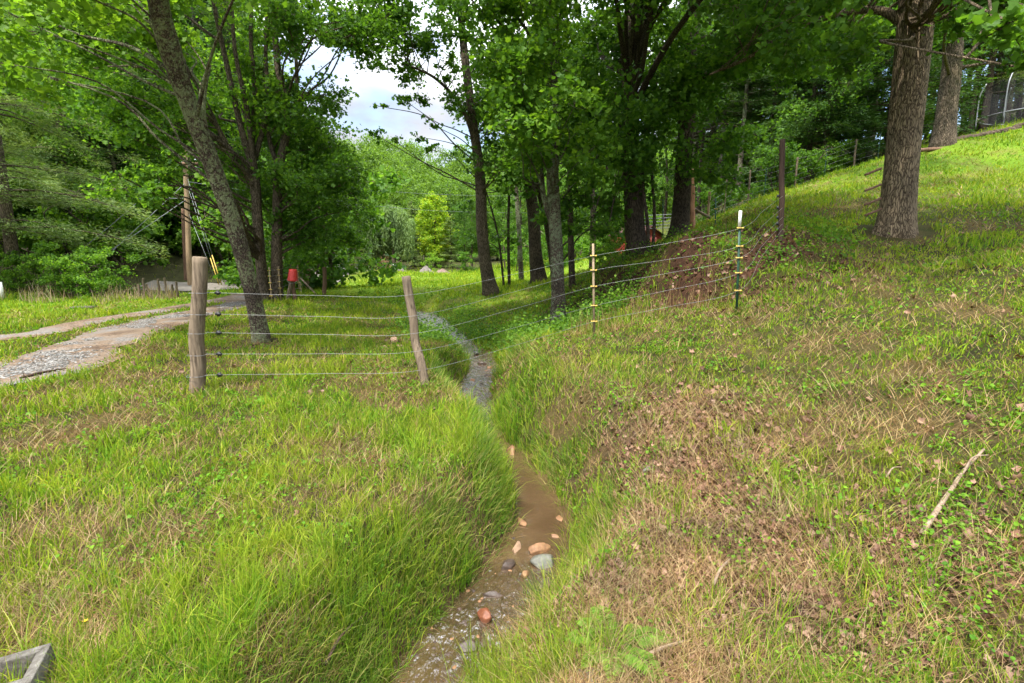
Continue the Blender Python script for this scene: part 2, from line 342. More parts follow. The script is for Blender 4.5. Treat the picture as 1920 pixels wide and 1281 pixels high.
ROAD_A = catmull([(-14,2.2,0),(-9.5,4.2,0)] + [tuple(atz(a, b, 0)) for a, b in ((0,706),(150,652),(250,616),(350,590),(460,566),(462,548))], 10)
ROAD_B = catmull([(-20,5,0),(-14,6.6,0)] + [tuple(atz(a, b, 0)) for a, b in ((0,632),(150,604),(300,580),(450,554),(455,543))], 10)
ROAD_C = catmull([(-17,23.6,0),(-14,24.2,0),(-11.2,26,0),(-11.5,32,0),(-12.6,39,0),(-11,45,0),(-5,47.5,0),(4,48.5,0),(12,49,0),(25,52,0)], 8)
CLAY = np.array([at(*p) for p in ((1085,548,15.5),(1125,552,12.8),(1200,540,11),(1290,520,9.6),(1360,505,9.0),(1420,495,8.8))])
def height(x, y):
    h = base_h(x, y)
    d, s, wz, ww = near_poly(x, y, CR, CRW)
    rd = np.minimum(near_poly(x, y, ROAD_A)[0]-.6, near_poly(x, y, ROAD_B)[0]-.5)
    dist = np.hypot(x, y)
    rough = np.clip(rd, 0, 1) * sstep(60, 30, dist)
    h = h + rough*(.10*(fbm(x*.8, y*.8, 1)-.5) + .07*(fbm(x*3.1, y*3.1, 4)-.5) + .03*(vnoise(x*9, y*9, 9)-.5))
    h = h - .03*sstep(.5, 0, rd)
    wig = .10*(fbm(x*2.3, y*2.3, 12)-.5)*2
    bw = np.where(s > 0, .75, .42) + .3*sstep(8, 12, y)
    t = sstep(0, 1, (d - ww + wig*.6)/bw); t = np.where(s > 0, t**.9, t**.6)
    bed = wz - .10 + .05*(vnoise(x*7, y*7, 3)-.5)
    cd, cs, _, _ = near_poly(x, y, CLAY)
    h = h - cs*.34*sstep(0, .45, cd)*np.exp(-(cd/1.5)**2)*sstep(CLAY[0, 0]+.1, CLAY[0, 0]+1.2, x)*sstep(CLAY[-1, 0], CLAY[-1, 0]-.9, x)
    h = h + np.exp(-(cd/1.3)**2)*(.35*(fbm(x*1.6, y*1.6, 21)-.5) + .22*(fbm(x*5, y*5, 22)-.5))
    return np.where(d < ww+2.2, bed*(1-t) + np.maximum(h, bed+.03)*t, h)
def axis(lo, hi, fine, flo, fhi, mid, g, far):
    a = list(np.arange(flo, fhi, fine)); p = flo; L_ = []
    while p > lo: p -= mid; L_.append(p)
    st = mid
    while p > -far: st *= g; p -= st; L_.append(p)
    p = a[-1]; R_ = []
    while p < hi: p += mid; R_.append(p)
    st = mid
    while p < far: st *= g; p += st; R_.append(p)
    return np.array(L_[::-1] + a + R_)
GX = axis(-15, 18, .045, -2.6, 3.2, .13, 1.12, 700)
GY = axis(-2, 24, .05, 1.0, 9.0, .13, 1.12, 900); GY = GY[GY > -60]
XX, YY = np.meshgrid(GX, GY); ZZ = height(XX, YY)
def G(x, y):
    x = np.asarray(x, float); y = np.asarray(y, float)
    i = np.clip(np.searchsorted(GX, x)-1, 0, len(GX)-2); j = np.clip(np.searchsorted(GY, y)-1, 0, len(GY)-2)
    u = (x-GX[i])/(GX[i+1]-GX[i]); v = (y-GY[j])/(GY[j+1]-GY[j])
    return (ZZ[j, i]*(1-u)+ZZ[j, i+1]*u)*(1-v) + (ZZ[j+1, i]*(1-u)+ZZ[j+1, i+1]*u)*v
def on(px, Y, dz=0):                   # point of the ground in photo column px at distance Y
    z = 0.
    for _ in range(6):                 # column x depends slightly on height through the pitch
        t = (Y*math.cos(PITCH) - (z-CZ)*math.sin(PITCH)); x = (px-960)/F*t; z = float(G(x, Y))
    return np.array([x, Y, z+dz])
def up_to(px, py, Y):                  # height above ground of a photo point at distance Y
    return at(px, py, Y)
# masks, all in ground coordinates
def m_clay(x, y):
    d = near_poly(x, y, CLAY)[0]; return np.clip(np.exp(-(d/1.35)**2)*1.3*sstep(.36, .66, fbm(x*2.1, y*2.1, 31)+.10), 0, 1)
def m_litter(x, y):
    d, s, _, ww = near_poly(x, y, CR, CRW)
    a = np.exp(-((x-.85)/.85)**2 - ((y-2.4)/1.0)**2)*1.2 + .9*np.exp(-((x-1.35)/.6)**2 - ((y-3.9)/.9)**2) + .6*np.exp(-((x-2.3)/.9)**2-((y-2.0)/.6)**2)
    f = fbm(x*3.3, y*3.3, 41)
    return np.clip(a*sstep(.25, .6, f+.15), 0, 1) * (s > 0)
def m_straw(x, y):
    f = fbm(x*1.5, y*1.5, 51); g = fbm(x*5, y*5, 52)
    a = sstep(.50, .66, f*.65+g*.35)
    d, s, _, _ = near_poly(x, y, CR)
    a = a + np.where(s > 0, .9*np.exp(-((d-.95)/.55)**2)*sstep(7, 4.5, y)*sstep(.3, .6, g+.1), 0)
    a = a + .8*np.exp(-((x-3.1)/.5)**2-((y-5.0)/.35)**2) + .7*np.exp(-((x-2.0)/.7)**2-((y-4.2)/.35)**2)
    a = a + .8*np.exp(-((x+2.6)/1.3)**2-((y-10.3)/.7)**2) + .7*np.exp(-((x-7.5)/1.2)**2-((y-12.3)/.6)**2) + .6*np.exp(-((x-11.5)/1.4)**2-((y-14)/.5)**2)
    return np.clip(a, 0, 1)
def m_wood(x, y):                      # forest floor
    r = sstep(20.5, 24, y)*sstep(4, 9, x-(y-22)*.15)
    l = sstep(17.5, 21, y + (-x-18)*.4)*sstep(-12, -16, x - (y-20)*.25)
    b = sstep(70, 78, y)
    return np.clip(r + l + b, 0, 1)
def mground(t):
    g = N(t, 'ShaderNodeNewGeometry').outputs['Position']
    A = lambda n: N(t, 'ShaderNodeAttribute', attribute_name=n).outputs['Fac']
    c = ramp(t, noise(t, 1.7, 6, .65, g), [(.3, (.022,.022,.008)), (.5, (.042,.045,.012)), (.7, (.085,.065,.025))])
    far = ramp(t, noise(t, .5, 7, .7, g), [(.3, (.07,.14,.010)), (.5, (.11,.19,.012)), (.7, (.16,.20,.02))])
    c = mixc(t, A('far'), c, far)
    st = ramp(t, noise(t, 14, 8, .75, g, (1, 1.7, 1)), [(.3, (.05,.03,.014)), (.55, (.14,.09,.04)), (.75, (.25,.17,.08))])
    c = mixc(t, A('straw'), c, st)
    cl = ramp(t, noise(t, 5, 8, .75, g), [(.3, (.02,.012,.008)), (.55, (.06,.03,.018)), (.75, (.15,.07,.04))])
    c = mixc(t, A('clay'), c, cl)
    li = ramp(t, noise(t, 22, 8, .75, g), [(.3, (.035,.022,.014)), (.55, (.11,.065,.04)), (.8, (.22,.14,.09))])
    c = mixc(t, A('litter'), c, li)
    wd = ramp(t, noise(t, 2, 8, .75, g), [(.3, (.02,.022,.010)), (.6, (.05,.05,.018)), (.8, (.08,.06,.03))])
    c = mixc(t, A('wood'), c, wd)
    mud = ramp(t, noise(t, 9, 8, .7, g), [(.3, (.045,.028,.016)), (.6, (.10,.062,.035)), (.8, (.17,.105,.06))])
    c = mixc(t, A('mud'), c, mud)
    return bsdf(t, c, .95, .1, noise(t, 26, 8, .8, g), .8, .05)
ny, nx = XX.shape; idx = np.arange(ny*nx).reshape(ny, nx)
quads = np.stack([idx[:-1, :-1], idx[:-1, 1:], idx[1:, 1:], idx[1:, :-1]], -1).reshape(-1, 4)
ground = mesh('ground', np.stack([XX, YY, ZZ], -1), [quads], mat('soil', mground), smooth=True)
tag(ground, 'grassy valley floor rising to a mown slope on the right', kind='structure')
cd_, cs_, _, cw_ = near_poly(XX, YY, CR, CRW)
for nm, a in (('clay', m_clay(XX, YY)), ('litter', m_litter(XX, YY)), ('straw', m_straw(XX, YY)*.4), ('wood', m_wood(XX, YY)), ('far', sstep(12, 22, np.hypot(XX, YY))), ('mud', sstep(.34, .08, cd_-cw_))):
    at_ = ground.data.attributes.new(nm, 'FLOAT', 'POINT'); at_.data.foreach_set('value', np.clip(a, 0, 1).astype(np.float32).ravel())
# water: one ribbon at water level
def ribbon(P, W, z, ncross=7, rag=0, seed=0):
    T = norm(np.gradient(P[:, :2], axis=0)); Nn = np.stack([T[:, 1], -T[:, 0]], 1); u = np.linspace(-1, 1, ncross)
    l = np.concatenate([[0], np.cumsum(np.linalg.norm(np.diff(P[:, :2], axis=0), axis=1))])
    Wl = W*(1 + rag*(2*fbm(l*1.3, l*0+3, seed)-1)); Wr = W*(1 + rag*(2*fbm(l*1.3, l*0+9, seed+5)-1))
    wv = np.where(u[None] < 0, Wl[:, None], Wr[:, None])*u[None]
    XY = P[:, None, :2] + Nn[:, None]*wv[..., None]
    V = np.concatenate([XY, np.zeros(XY.shape[:2]+(1,))], -1); V[..., 2] = z(V[..., 0], V[..., 1], P[:, 2][:, None])
    i = np.arange(len(P)*ncross).reshape(len(P), ncross)
    return V.reshape(-1, 3), [np.stack([i[:-1, :-1], i[:-1, 1:], i[1:, 1:], i[1:, :-1]], -1).reshape(-1, 4)]
CRf = catmull(CR[::3], 12); CRWf = np.interp(CRf[:, 1], CR[:, 1], CRW)
def mwater(t):
    g = N(t, 'ShaderNodeNewGeometry').outputs['Position']
    ri = N(t, 'ShaderNodeAttribute', attribute_name='riffle').outputs['Fac']
    c = ramp(t, noise(t, 2.5, 3, .5, g), [(.35, (.060,.035,.017)), (.55, (.085,.052,.026)), (.75, (.115,.072,.038))])
    n1 = noise(t, 20, 3, .5, g, (1, .55, 1)); n2_ = noise(t, 9, 3, .6, g)
    h = math_(t, 'ADD', math_(t, 'MULTIPLY', n1, math_(t, 'ADD', math_(t, 'MULTIPLY', ri, 1.0), .06)), math_(t, 'MULTIPLY', n2_, .16))
    fo = math_(t, 'MULTIPLY', ramp(t, noise(t, 70, 5, .7, g, (1, .5, 1)), [(.66, (0,0,0)), (.72, (1,1,1))]), ri)
    c = mixc(t, math_(t, 'MULTIPLY', fo, .7), c, (.6,.6,.58))
    dk = ramp(t, noise(t, 13, 6, .7, g), [(.38, (.018,.012,.008)), (.55, (.05,.033,.02)), (.7, (.095,.06,.034))])
    c = mixc(t, math_(t, 'MULTIPLY', ri, .65), c, dk); c = mixc(t, math_(t, 'MULTIPLY', fo, .8), c, (.55,.56,.57))
    b = bsdf(t, c, .04, 1.0, h, .9, .05); gl = N(t, 'ShaderNodeBsdfGlossy'); gl.inputs['Roughness'].default_value = .05; gl.inputs[0].default_value = (.9, .92, .95, 1)
    u = N(t, 'ShaderNodeBump'); u.inputs['Strength'].default_value = 1; u.inputs['Distance'].default_value = .022; t.links.new(h, u.inputs['Height']); t.links.new(u.outputs[0], gl.inputs['Normal'])
    m = N(t, 'ShaderNodeMixShader'); t.links.new(math_(t, 'ADD', math_(t, 'MULTIPLY', ri, .08), .05), m.inputs[0]); t.links.new(b, m.inputs[1]); t.links.new(gl.outputs[0], m.inputs[2]); return m.outputs[0]
wv_, wp_ = ribbon(CRf, CRWf+.16, lambda x, y, z: z + .004*np.sin(x*31+y*17), 9)
water = mesh('water', wv_, wp_, mat('muddy_water', mwater), smooth=True)
tag(water, 'narrow muddy creek winding through the grass', kind='structure')
wy = wv_[:, 1]; rif = np.maximum(np.maximum(np.exp(-((wy-2.75)/.45)**2), .45*sstep(6.2, 7.2, wy)*sstep(11.5, 9.5, wy)), .9*sstep(12, 14, wy))
a_ = water.data.attributes.new('riffle', 'FLOAT', 'POINT'); a_.data.foreach_set('value', rif.astype(np.float32))
# driveway ruts, far road
def mroad(t):
    g = N(t, 'ShaderNodeNewGeometry').outputs['Position']
    c = ramp(t, noise(t, 1.1, 5, .6, g), [(.35, (.085,.055,.035)), (.5, (.16,.115,.08)), (.62, (.15,.14,.13))])
    v = N(t, 'ShaderNodeTexVoronoi'); v.inputs['Scale'].default_value = 38; t.links.new(g, v.inputs['Vector'])
    st = ramp(t, v.outputs['Color'], [(.2, (.45,.45,.45)), (.8, (1.5,1.45,1.4))])
    k = ramp(t, noise(t, .9, 3, .5, g), [(.42, (0,0,0)), (.56, (1,1,1))])
    c = mixc(t, k, c, mixc(t, 1.0, c, st, 'MULTIPLY'))
    return bsdf(t, c, .85, .25, v.outputs['Distance'], .6, .02)
M_road = mat('gravel_and_mud', mroad)
gz = lambda o: (lambda x, y, z: G(x, y) + o)
mb = MB()
for P, W, sd_ in ((ROAD_A, .62, 3), (ROAD_B, .46, 8)):
    Pf = catmull(P[::4], 16); mb.add(*ribbon(Pf, np.full(len(Pf), W), gz(.014), 11, .35, sd_))
tag(mb.build('driveway', M_road, smooth=True), 'two muddy gravel wheel tracks curving past the trees', kind='structure')
Pf = catmull(ROAD_C[::3], 10); v_, p_ = ribbon(Pf, np.full(len(Pf), 1.1), gz(.03), 9, .15, 4)
tag(mesh('road', v_, p_, mat('pale_gravel', lambda t: bsdf(t, ramp(t, noise(t, 3, 7, .7), [(.3, (.10,.09,.075)), (.7, (.19,.17,.145))]), .9, .2)), smooth=True), 'pale gravel road crossing behind the meadow', kind='structure')
# ------------------------------------------------------------------ trees
def slivers(P, D, ln, wd, r, sag=.15):
    n = len(P); D = norm(D); ln = np.broadcast_to(ln, (n,))[:, None]; wd = np.broadcast_to(wd, (n,))[:, None]
    s = norm(np.cross(D, norm(r.normal(size=(n, 3))*.5 + np.array([0, 0, 1.]))))
    V = np.stack([P, P + D*ln*.5 + s*wd, P + D*ln - np.array([0, 0, 1.])*ln*sag, P + D*ln*.5 - s*wd], 1)
    b = (np.arange(n)*4)[:, None]
    return V.reshape(-1, 3), [(b + np.array([[0, 1, 2, 3]]))]
def tree(name, label, stems, blobs, leaf, bark, lsize, dens, cat='tree', group=None, seed=1, shape='hex', flare=.45, rough=.05, spread=.30, nsub=9, limbr=.035, sides=14, extra=None, limbs=True, lo=.12):
    """stems: list of (points, radii). blobs: (x,y,z,r). A trunk mesh, a branches mesh and a crown of single leaves."""
    r = np.random.default_rng(seed); org = np.asarray(stems[0][0][0], float)
    root = empty(name, org, label, cat, group)
    tb = MB(); allp = []
    for k, (P, rad) in enumerate(stems):
        P = np.asarray(P, float); Pc = catmull(P, 9); rc = np.interp(np.linspace(0, 1, len(Pc)), np.linspace(0, 1, len(P)), rad)
        if k == 0 or flare and abs(P[0][2]-org[2]) < .6: Pc[0, 2] -= .15 if rad[0] < .3 else .4
        tb.add(*tube(Pc, rc, sides if k == 0 else max(7, sides-4), rough=rough, seed=seed+k, flare=flare if (k == 0 or abs(P[0][2]-org[2]) < .6) else 0))
        allp.append(np.column_stack([Pc, rc, np.full(len(rc), min(k, 1))]))
    AP = np.vstack(allp); br = tb; LP = []; LS = []
    for bx, by, bz, bR in blobs:
        c = np.array([bx, by, bz]); hd = np.hypot(AP[:, 0]-bx, AP[:, 1]-by); want = bz - .45*hd
        zlo = org[2] + lo*(AP[:, 2].max()-org[2])
        sc = np.abs(AP[:, 2]-want) + .6*hd + r.uniform(0, 1.1, len(AP)) + np.where((AP[:, 2] < zlo) & (AP[:, 4] == 0), 50, 0); i = int(np.argmin(sc)); a = AP[i, :3]; L0 = np.linalg.norm(c-a)
        r0 = min(AP[i, 3]*.5, limbr*(.5+L0*.22))
        if limbs:
            mid = (a+c)/2 + np.array([0, 0, .10*L0]) + r.normal(size=3)*.07*L0
            Q = catmull([a, a+(mid-a)*.5+r.normal(size=3)*.03*L0, mid, c], 5); br.add(*tube(Q, np.linspace(r0, r0*.35, len(Q)), 6, cap=False, rough=.04, seed=seed))
        ns_ = max(4, int(nsub*bR))
        dirs = norm(r.normal(size=(ns_, 3))*np.array([1, 1, .65])); ends = c + dirs*bR*r.uniform(.45, 1.0, (ns_, 1))
        nl = int(dens*bR*bR/(lsize*lsize)*8.5/ns_)
        for e in ends:
            st = c + (e-c)*.1 + r.normal(size=3)*.1*bR
            if limbs:
                m2 = (st+e)/2 + r.normal(size=3)*.08*bR
                Q = np.array([c, st*.5+m2*.5, e]); br.add(*tube(Q, [r0*.32, r0*.22, .004], 4, cap=False))
            t = r.uniform(.25, 1.12, nl)[:, None]**.8
            pp = st + (e-st)*t + r.normal(size=(nl, 3))*np.array([1, 1, .6])*spread*bR*(.35+.65*r.random((nl, 1)))
            LP.append(pp); LS.append(lsize*r.uniform(.5, 1.35, nl))
    br.build('trunk', bark, root, True, org)
    LP = np.vstack(LP); V, pol = leaves(LP, np.concatenate(LS), r, shape)
    mesh('crown', V-org, pol, leaf, root)
    return root
def kids(o): return [c for c in bpy.data.objects if c.parent is o]
def clone(src, ch, loc, rz, sc=1., label=None, group=None, szf=1.):
    c = src.copy(); S.collection.objects.link(c); c.location = tuple(loc); c.rotation_euler = (0, 0, rz); c.scale = (sc, sc, sc*szf)
    if label: c['label'] = label
    if group: c['group'] = group
    for k in ch:
        d = k.copy(); S.collection.objects.link(d); d.parent = c
    return c
class Kind:
    def __init__(s, root, cat): s.root = root; s.ch = kids(root); s.used = False
    def put(s, loc, rz=0, sc=1., label=None, group=None, szf=1.):
        if not s.used:
            s.used = True; o = s.root; o.location = tuple(loc); o.rotation_euler = (0, 0, rz); o.scale = (sc, sc, sc*szf)
            if label: o['label'] = label
            if group: o['group'] = group
            return o
        return clone(s.root, s.ch, loc, rz, sc, label, group, szf)
def gen_decid(name, H, W, base, nb, br, leaf, bark, ls, dens, seed, lean=.3, lab=None, shape='kite', nst=1, tr=.16, limbs=True, nsub=9):
    r = np.random.default_rng(seed); st = []
    for k in range(nst):
        a = r.uniform(0, 6.28); q = .0 if nst == 1 else .25
        st.append(([(math.cos(a)*q*.4, math.sin(a)*q*.4, 0), (r.normal()*.1+math.cos(a)*q, r.normal()*.1+math.sin(a)*q, H*.35), (r.normal()*lean+math.cos(a)*q*3, r.normal()*lean+math.sin(a)*q*3, H*.7), (r.normal()*lean+math.cos(a)*q*5, r.normal()*lean, H*.95)], [tr, tr*.75, tr*.45, .03]))
    bl = []
    for k in range(nb):
        u = (k+.5)/nb; z = base + (H-base)*u; prof = math.sin(math.pi*min(1, (u*.82+.12)))**.5
        a = k*2.4 + r.normal()*.4; d = W*prof*r.uniform(.45, 1.)
        bl.append((d*math.cos(a), d*math.sin(a), z + r.normal()*.3, br*r.uniform(.75, 1.2)*(.6+.4*prof)))
    return Kind(tree(name, lab, st, bl, leaf, bark, ls, dens, seed=seed, shape=shape, sides=8, limbs=limbs, nsub=nsub), 'tree')
def gen_conifer(name, H, W, base, n_wh, leaf, bark, nl, ln, wd, seed, lab=None, tr=.17, droop=.22, dead=0, tip=.12, cat='tree'):
    r = np.random.default_rng(seed); root = empty(name, (0, 0, 0), lab, cat)
    T = MB(); Pc = catmull([(0, 0, -.2), (r.normal()*.08, r.normal()*.08, H*.5), (0, 0, H)], 8)
    T.add(*tube(Pc, np.linspace(tr, .02, len(Pc)), 9, rough=.04, seed=seed, flare=.3)); B = T; P = []; D = []; tot = 0; brs = []
    for i in range(n_wh):
        u = (i+.3)/n_wh; z = base + (H-base)*u**.9
        for k in range(5):
            a = r.uniform(0, 6.28); L0 = W*(1-u)**.75*r.uniform(.6, 1.1)+.25; brs.append((z+r.normal()*.15, a, L0, r.uniform(.6, 1.4)*droop))
    for k in range(dead): brs.append((r.uniform(.12, 1)*base, r.uniform(0, 6.28), -W*r.uniform(.25, .6), .05))
    Ls = sum(max(b[2], 0) for b in brs)
    for z, a, L0, dr in brs:
        dd = L0 < 0; L0 = abs(L0); d = np.array([math.cos(a), math.sin(a), 0]); s = np.array([-d[1], d[0], 0])
        t = np.linspace(0, 1, 5)[:, None]; Q = np.array([0, 0, z]) + d*L0*t + np.array([0, 0, 1.])*(L0*(tip*t - dr*t**1.6)) + s*r.normal()*.06*L0*t*t
        B.add(*tube(Q, np.linspace(.012+.008*L0, .004, 5), 4, cap=False))
        if dd: continue
        n = int(nl*L0/Ls); tt = r.uniform(.12, 1, n)**.8; side = r.normal(size=n)*.20*L0*(1.15-tt); 
        base_p = np.stack([np.interp(tt, t[:, 0], Q[:, i]) for i in range(3)], 1)
        p = base_p + s*side[:, None] + d*np.abs(side)[:, None]*.5 + np.array([0, 0, 1.])*(r.normal(size=n)*.035*L0 - .12*np.abs(side))[:, None]
        P.append(p); D.append(d*(.7+r.random((n, 1))) + s*np.sign(side)[:, None]*r.uniform(.2, 1.2, (n, 1)) + r.normal(size=(n, 3))*.35 + np.array([0, 0, .05]))
    B.build('trunk', bark, root, True)
    P = np.vstack(P); V, pol = slivers(P, np.vstack(D), ln*r.uniform(.6, 1.3, len(P)), wd, r); mesh('crown', V, pol, leaf, root)
    return Kind(root, 'tree')
def px_blobs(px0, py0, px1, py1, Y0, Y1, n, r0, r1, seed, keep=None):
    r = np.random.default_rng(seed); o = []
    for k in range(n*6):
        if len(o) >= n: break
        px, py, Y, q = r.uniform(px0, px1), r.uniform(py0, py1), r.uniform(Y0, Y1), r.uniform(r0, r1)
        if keep and not keep(px, py, q/Y*F): continue
        o.append((*at(px, py, Y), q))
    return o
def shade_blobs(x0, x1, y0, y1, z0, z1, n, r0, r1, seed):  # world-space leaf clumps added above the view for the shade they cast
    r = np.random.default_rng(seed); return [(r.uniform(x0, x1), r.uniform(y0, y1), r.uniform(z0, z1), r.uniform(r0, r1)) for _ in range(n)]
def stem(pts, r):
    P = [on(pts[0][0], pts[0][2])] + [at(*p) for p in pts[1:]]; return (P, r)
def nogap(px, py, rp):                  # keep the gap of sky over the far hill open
    return not (688-rp*1.2 < px < 850+rp*.7 and 130+rp*.1 < py < 520) and not (575 < px < 700 and 85 < py < 160)
pole_gap = lambda px, py, rp: not (322-rp*.6 < px < 425+rp*.4 and py > 255)
# 1 leaning lichen tree by the near corner of the fence
T1 = tree('leaning_tree', 'leaning tree with grey green lichen on its bark beside the driveway', [
  stem([(490,640,9.1),(470,540,8.95),(440,430,8.7),(400,315,8.35),(352,190,7.9),(316,85,7.5),(296,0,7.2),(286,-120,6.9),(290,-300,6.6)], [.15,.125,.13,.125,.12,.135,.12,.10,.065]),
  ([at(383,240,8.1), at(378,205,8.05), at(382,165,8.1), at(393,122,8.2)], [.05,.055,.045,.028]),
  ([at(308,60,7.4), at(285,40,7.6), at(268,15,7.9), at(245,-5,8.2)], [.09,.06,.045,.03])],
  px_blobs(-60,-40,330,130,7.0,10.5,14,.45,.8,11) + px_blobs(-120,-520,620,-120,5.5,9.5,13,.8,1.3,12) + shade_blobs(-8,-2.5,8,12,8,11.5,13,1.1,1.5,13),  # last set: unseen high clumps added to shade the ground beyond
  GREENS['bright'], BARK['lichen'], .095, 1.0, lo=.3, seed=3, shape='lobe', flare=.25, rough=.06, limbr=.02, sides=20)
# 2-3 the pair of maples behind it
T2 = tree('maple_tree', 'maple with many fanned upright stems behind the leaning tree', [
  stem([(496,565,16.5),(488,480,16.5),(482,400,16.5),(478,330,16.5),(452,240,16.3),(425,120,16.2),(400,0,16),(390,-120,16)], [.19,.16,.15,.12,.085,.07,.055,.04]),
  ([at(484,400,16.5),at(470,300,16.5),at(478,180,16.6),at(470,60,16.6),at(480,-80,16.6)], [.12,.10,.08,.06,.04]),
  ([at(482,350,16.5),at(430,280,16.2),at(385,190,15.8),at(330,90,15.2)], [.10,.075,.05,.03]),
  ([at(480,330,16.5),at(462,200,16.2),at(440,90,16),at(432,-60,16)], [.09,.075,.055,.03]),
  ([at(478,300,16.5),at(500,200,16.7),at(498,80,16.8),at(505,-60,16.8)], [.08,.07,.05,.03])],
  px_blobs(170,150,360,320,12.5,16,11,.7,1.1,21,pole_gap) + px_blobs(360,180,480,340,17,19.5,8,.8,1.1,28,pole_gap) + px_blobs(0,0,360,200,12.5,18,15,.9,1.3,22) + px_blobs(340,0,540,210,16.5,20,12,.8,1.2,27) + px_blobs(215,270,330,400,12.5,15,7,.35,.6,23) + px_blobs(300,290,420,420,12,14,7,.2,.34,29) + px_blobs(-50,-450,500,-60,12,18,14,1.2,1.8,26),
  GREENS['poplar'], BARK['brown'], .105, .95, seed=5, shape='lobe', rough=.05)
T3 = tree('maple_tree', 'slender maple nearest the red bucket with stems rising past the sky gap', [
  stem([(519,565,16.8),(519,480,16.8),(520,400,16.8),(523,320,16.8),(540,220,16.8),(520,120,16.8),(515,0,16.8),(512,-120,16.8)], [.19,.165,.15,.13,.11,.09,.07,.04]),
  ([at(524,320,16.8),at(505,260,16.8),at(495,150,17),at(510,0,17)], [.08,.07,.05,.03]),
  ([at(524,300,16.8),at(555,180,17),at(553,60,17.2),at(560,-80,17.2)], [.07,.06,.045,.03])],
  px_blobs(500,170,660,330,16.2,19,18,.7,1.1,31,nogap) + px_blobs(530,310,690,490,16,20,16,.8,1.25,32,lambda a,b,c: a+c*.7<705 and b+c<520) + px_blobs(500,-20,740,110,14.5,18,17,.6,1.0,33,nogap) + px_blobs(420,300,560,430,15,17.5,6,.6,.9,35) + px_blobs(480,-350,760,-60,14,17,6,1.1,1.5,34),
  GREENS['maple'], BARK['brown'], .105, .85, seed=6, shape='lobe', rough=.05)
# right-hand grove
rk = lambda a,b,c: nogap(a,b,c) and not (b > 330 and a < 1000)
T4 = tree('grove_tree', 'dark trunked tree at the left edge of the grove on the creek bank', [
  stem([(921,552,20),(908,480,20),(903,420,20),(900,330,20),(887,230,19.8),(872,110,19.6),(862,0,19.5),(855,-120,19.5)], [.27,.235,.22,.195,.165,.14,.11,.08]),
  ([at(898,300,20),at(870,210,19.5),at(820,150,18.8),at(760,120,18.2)], [.09,.065,.05,.03])],
  px_blobs(860,60,1010,330,17,22,15,.9,1.4,41,rk) + px_blobs(700,-20,900,80,15,20,12,.7,1.1,42) + px_blobs(700,70,870,190,17,19.5,20,.3,.55,43) + px_blobs(700,190,870,280,18,19.5,9,.25,.42,46) + px_blobs(680,-350,1000,-60,15,19,7,1.1,1.5,44) + px_blobs(900,240,1010,380,19,22,6,.5,.9,45),
  GREENS['maple'], BARK['brown'], .13, .72, lo=.3, seed=8, shape='lobe', limbr=.022)
T5 = tree('grove_tree', 'dark straight tree rising from the root mound behind the pale barked one', [
  stem([(1011,530,21.5),(1004,470,21.5),(1000,400,21.5),(990,310,21.5),(1000,200,21.5),(1010,50,21.5),(1010,-80,21.5)], [.33,.27,.25,.22,.19,.15,.1]),
  stem([(1040,500,22.5),(1025,420,22.3),(1008,350,22),(985,270,22),(960,170,22)], [.15,.13,.12,.1,.06])],
  px_blobs(930,60,1120,360,19,24,16,1.0,1.5,51,rk) + px_blobs(880,-200,1150,20,18,22,7,1.3,1.7,52) + px_blobs(1060,330,1170,440,20,23,5,.6,.9,53),
  GREENS['dark'], BARK['darkb'], .14, .8, lo=.3, seed=9)
T6 = tree('grove_tree', 'pale flaking barked slim tree just behind the wire fence', [
  stem([(1047,608,12.8),(1046,540,12.8),(1043,470,12.8),(1040,400,12.8),(1036,310,12.8),(1040,200,12.8),(1034,90,12.8),(1030,0,12.8),(1028,-120,12.8)], [.20,.165,.16,.15,.14,.125,.11,.10,.06]),
  ([at(1041,440,12.8),at(1020,370,12.9),at(1012,300,13),at(985,200,13.2)], [.07,.06,.05,.03])],
  px_blobs(930,110,1120,250,9.5,12.5,16,.4,.7,61,rk) + px_blobs(960,230,1150,340,10.5,13,9,.35,.65,62) + px_blobs(880,-60,1130,120,10,14,13,.6,.95,63) + px_blobs(850,-420,1150,-60,10,15,8,.9,1.4,64) + shade_blobs(-4.5,2.5,8.5,12.5,7.8,11,20,1.1,1.5,65),  # last set is added overhead, out of view, to darken the creek-side grass
  GREENS['poplar'], BARK['grey'], .11, 1.0, lo=.3, seed=10, shape='lobe', rough=.07, limbr=.02, sides=16)
T7 = tree('grove_tree', 'thick shaded tree leaning slightly left above the clay bank', [
  stem([(1196,482,15),(1190,430,15),(1188,370,15),(1183,280,15),(1180,180,15),(1184,80,15),(1190,0,15),(1190,-120,15)], [.32,.29,.27,.245,.22,.20,.18,.13])],
  px_blobs(1080,30,1280,330,12.5,17,17,.8,1.3,71) + px_blobs(1050,-20,1240,300,16,21,15,1.0,1.5,77) + px_blobs(1030,350,1200,440,13,15.5,13,.4,.7,72) + px_blobs(1050,-400,1300,0,11,18,12,1.1,1.7,73) + shade_blobs(0,5,6.8,10,8.3,11.5,18,1.1,1.5,74),  # last set: extra clumps above the frame, added to shade the clay bank
  GREENS['maple'], BARK['darkb'], .12, .85, lo=.3, seed=12, shape='lobe', flare=.3)
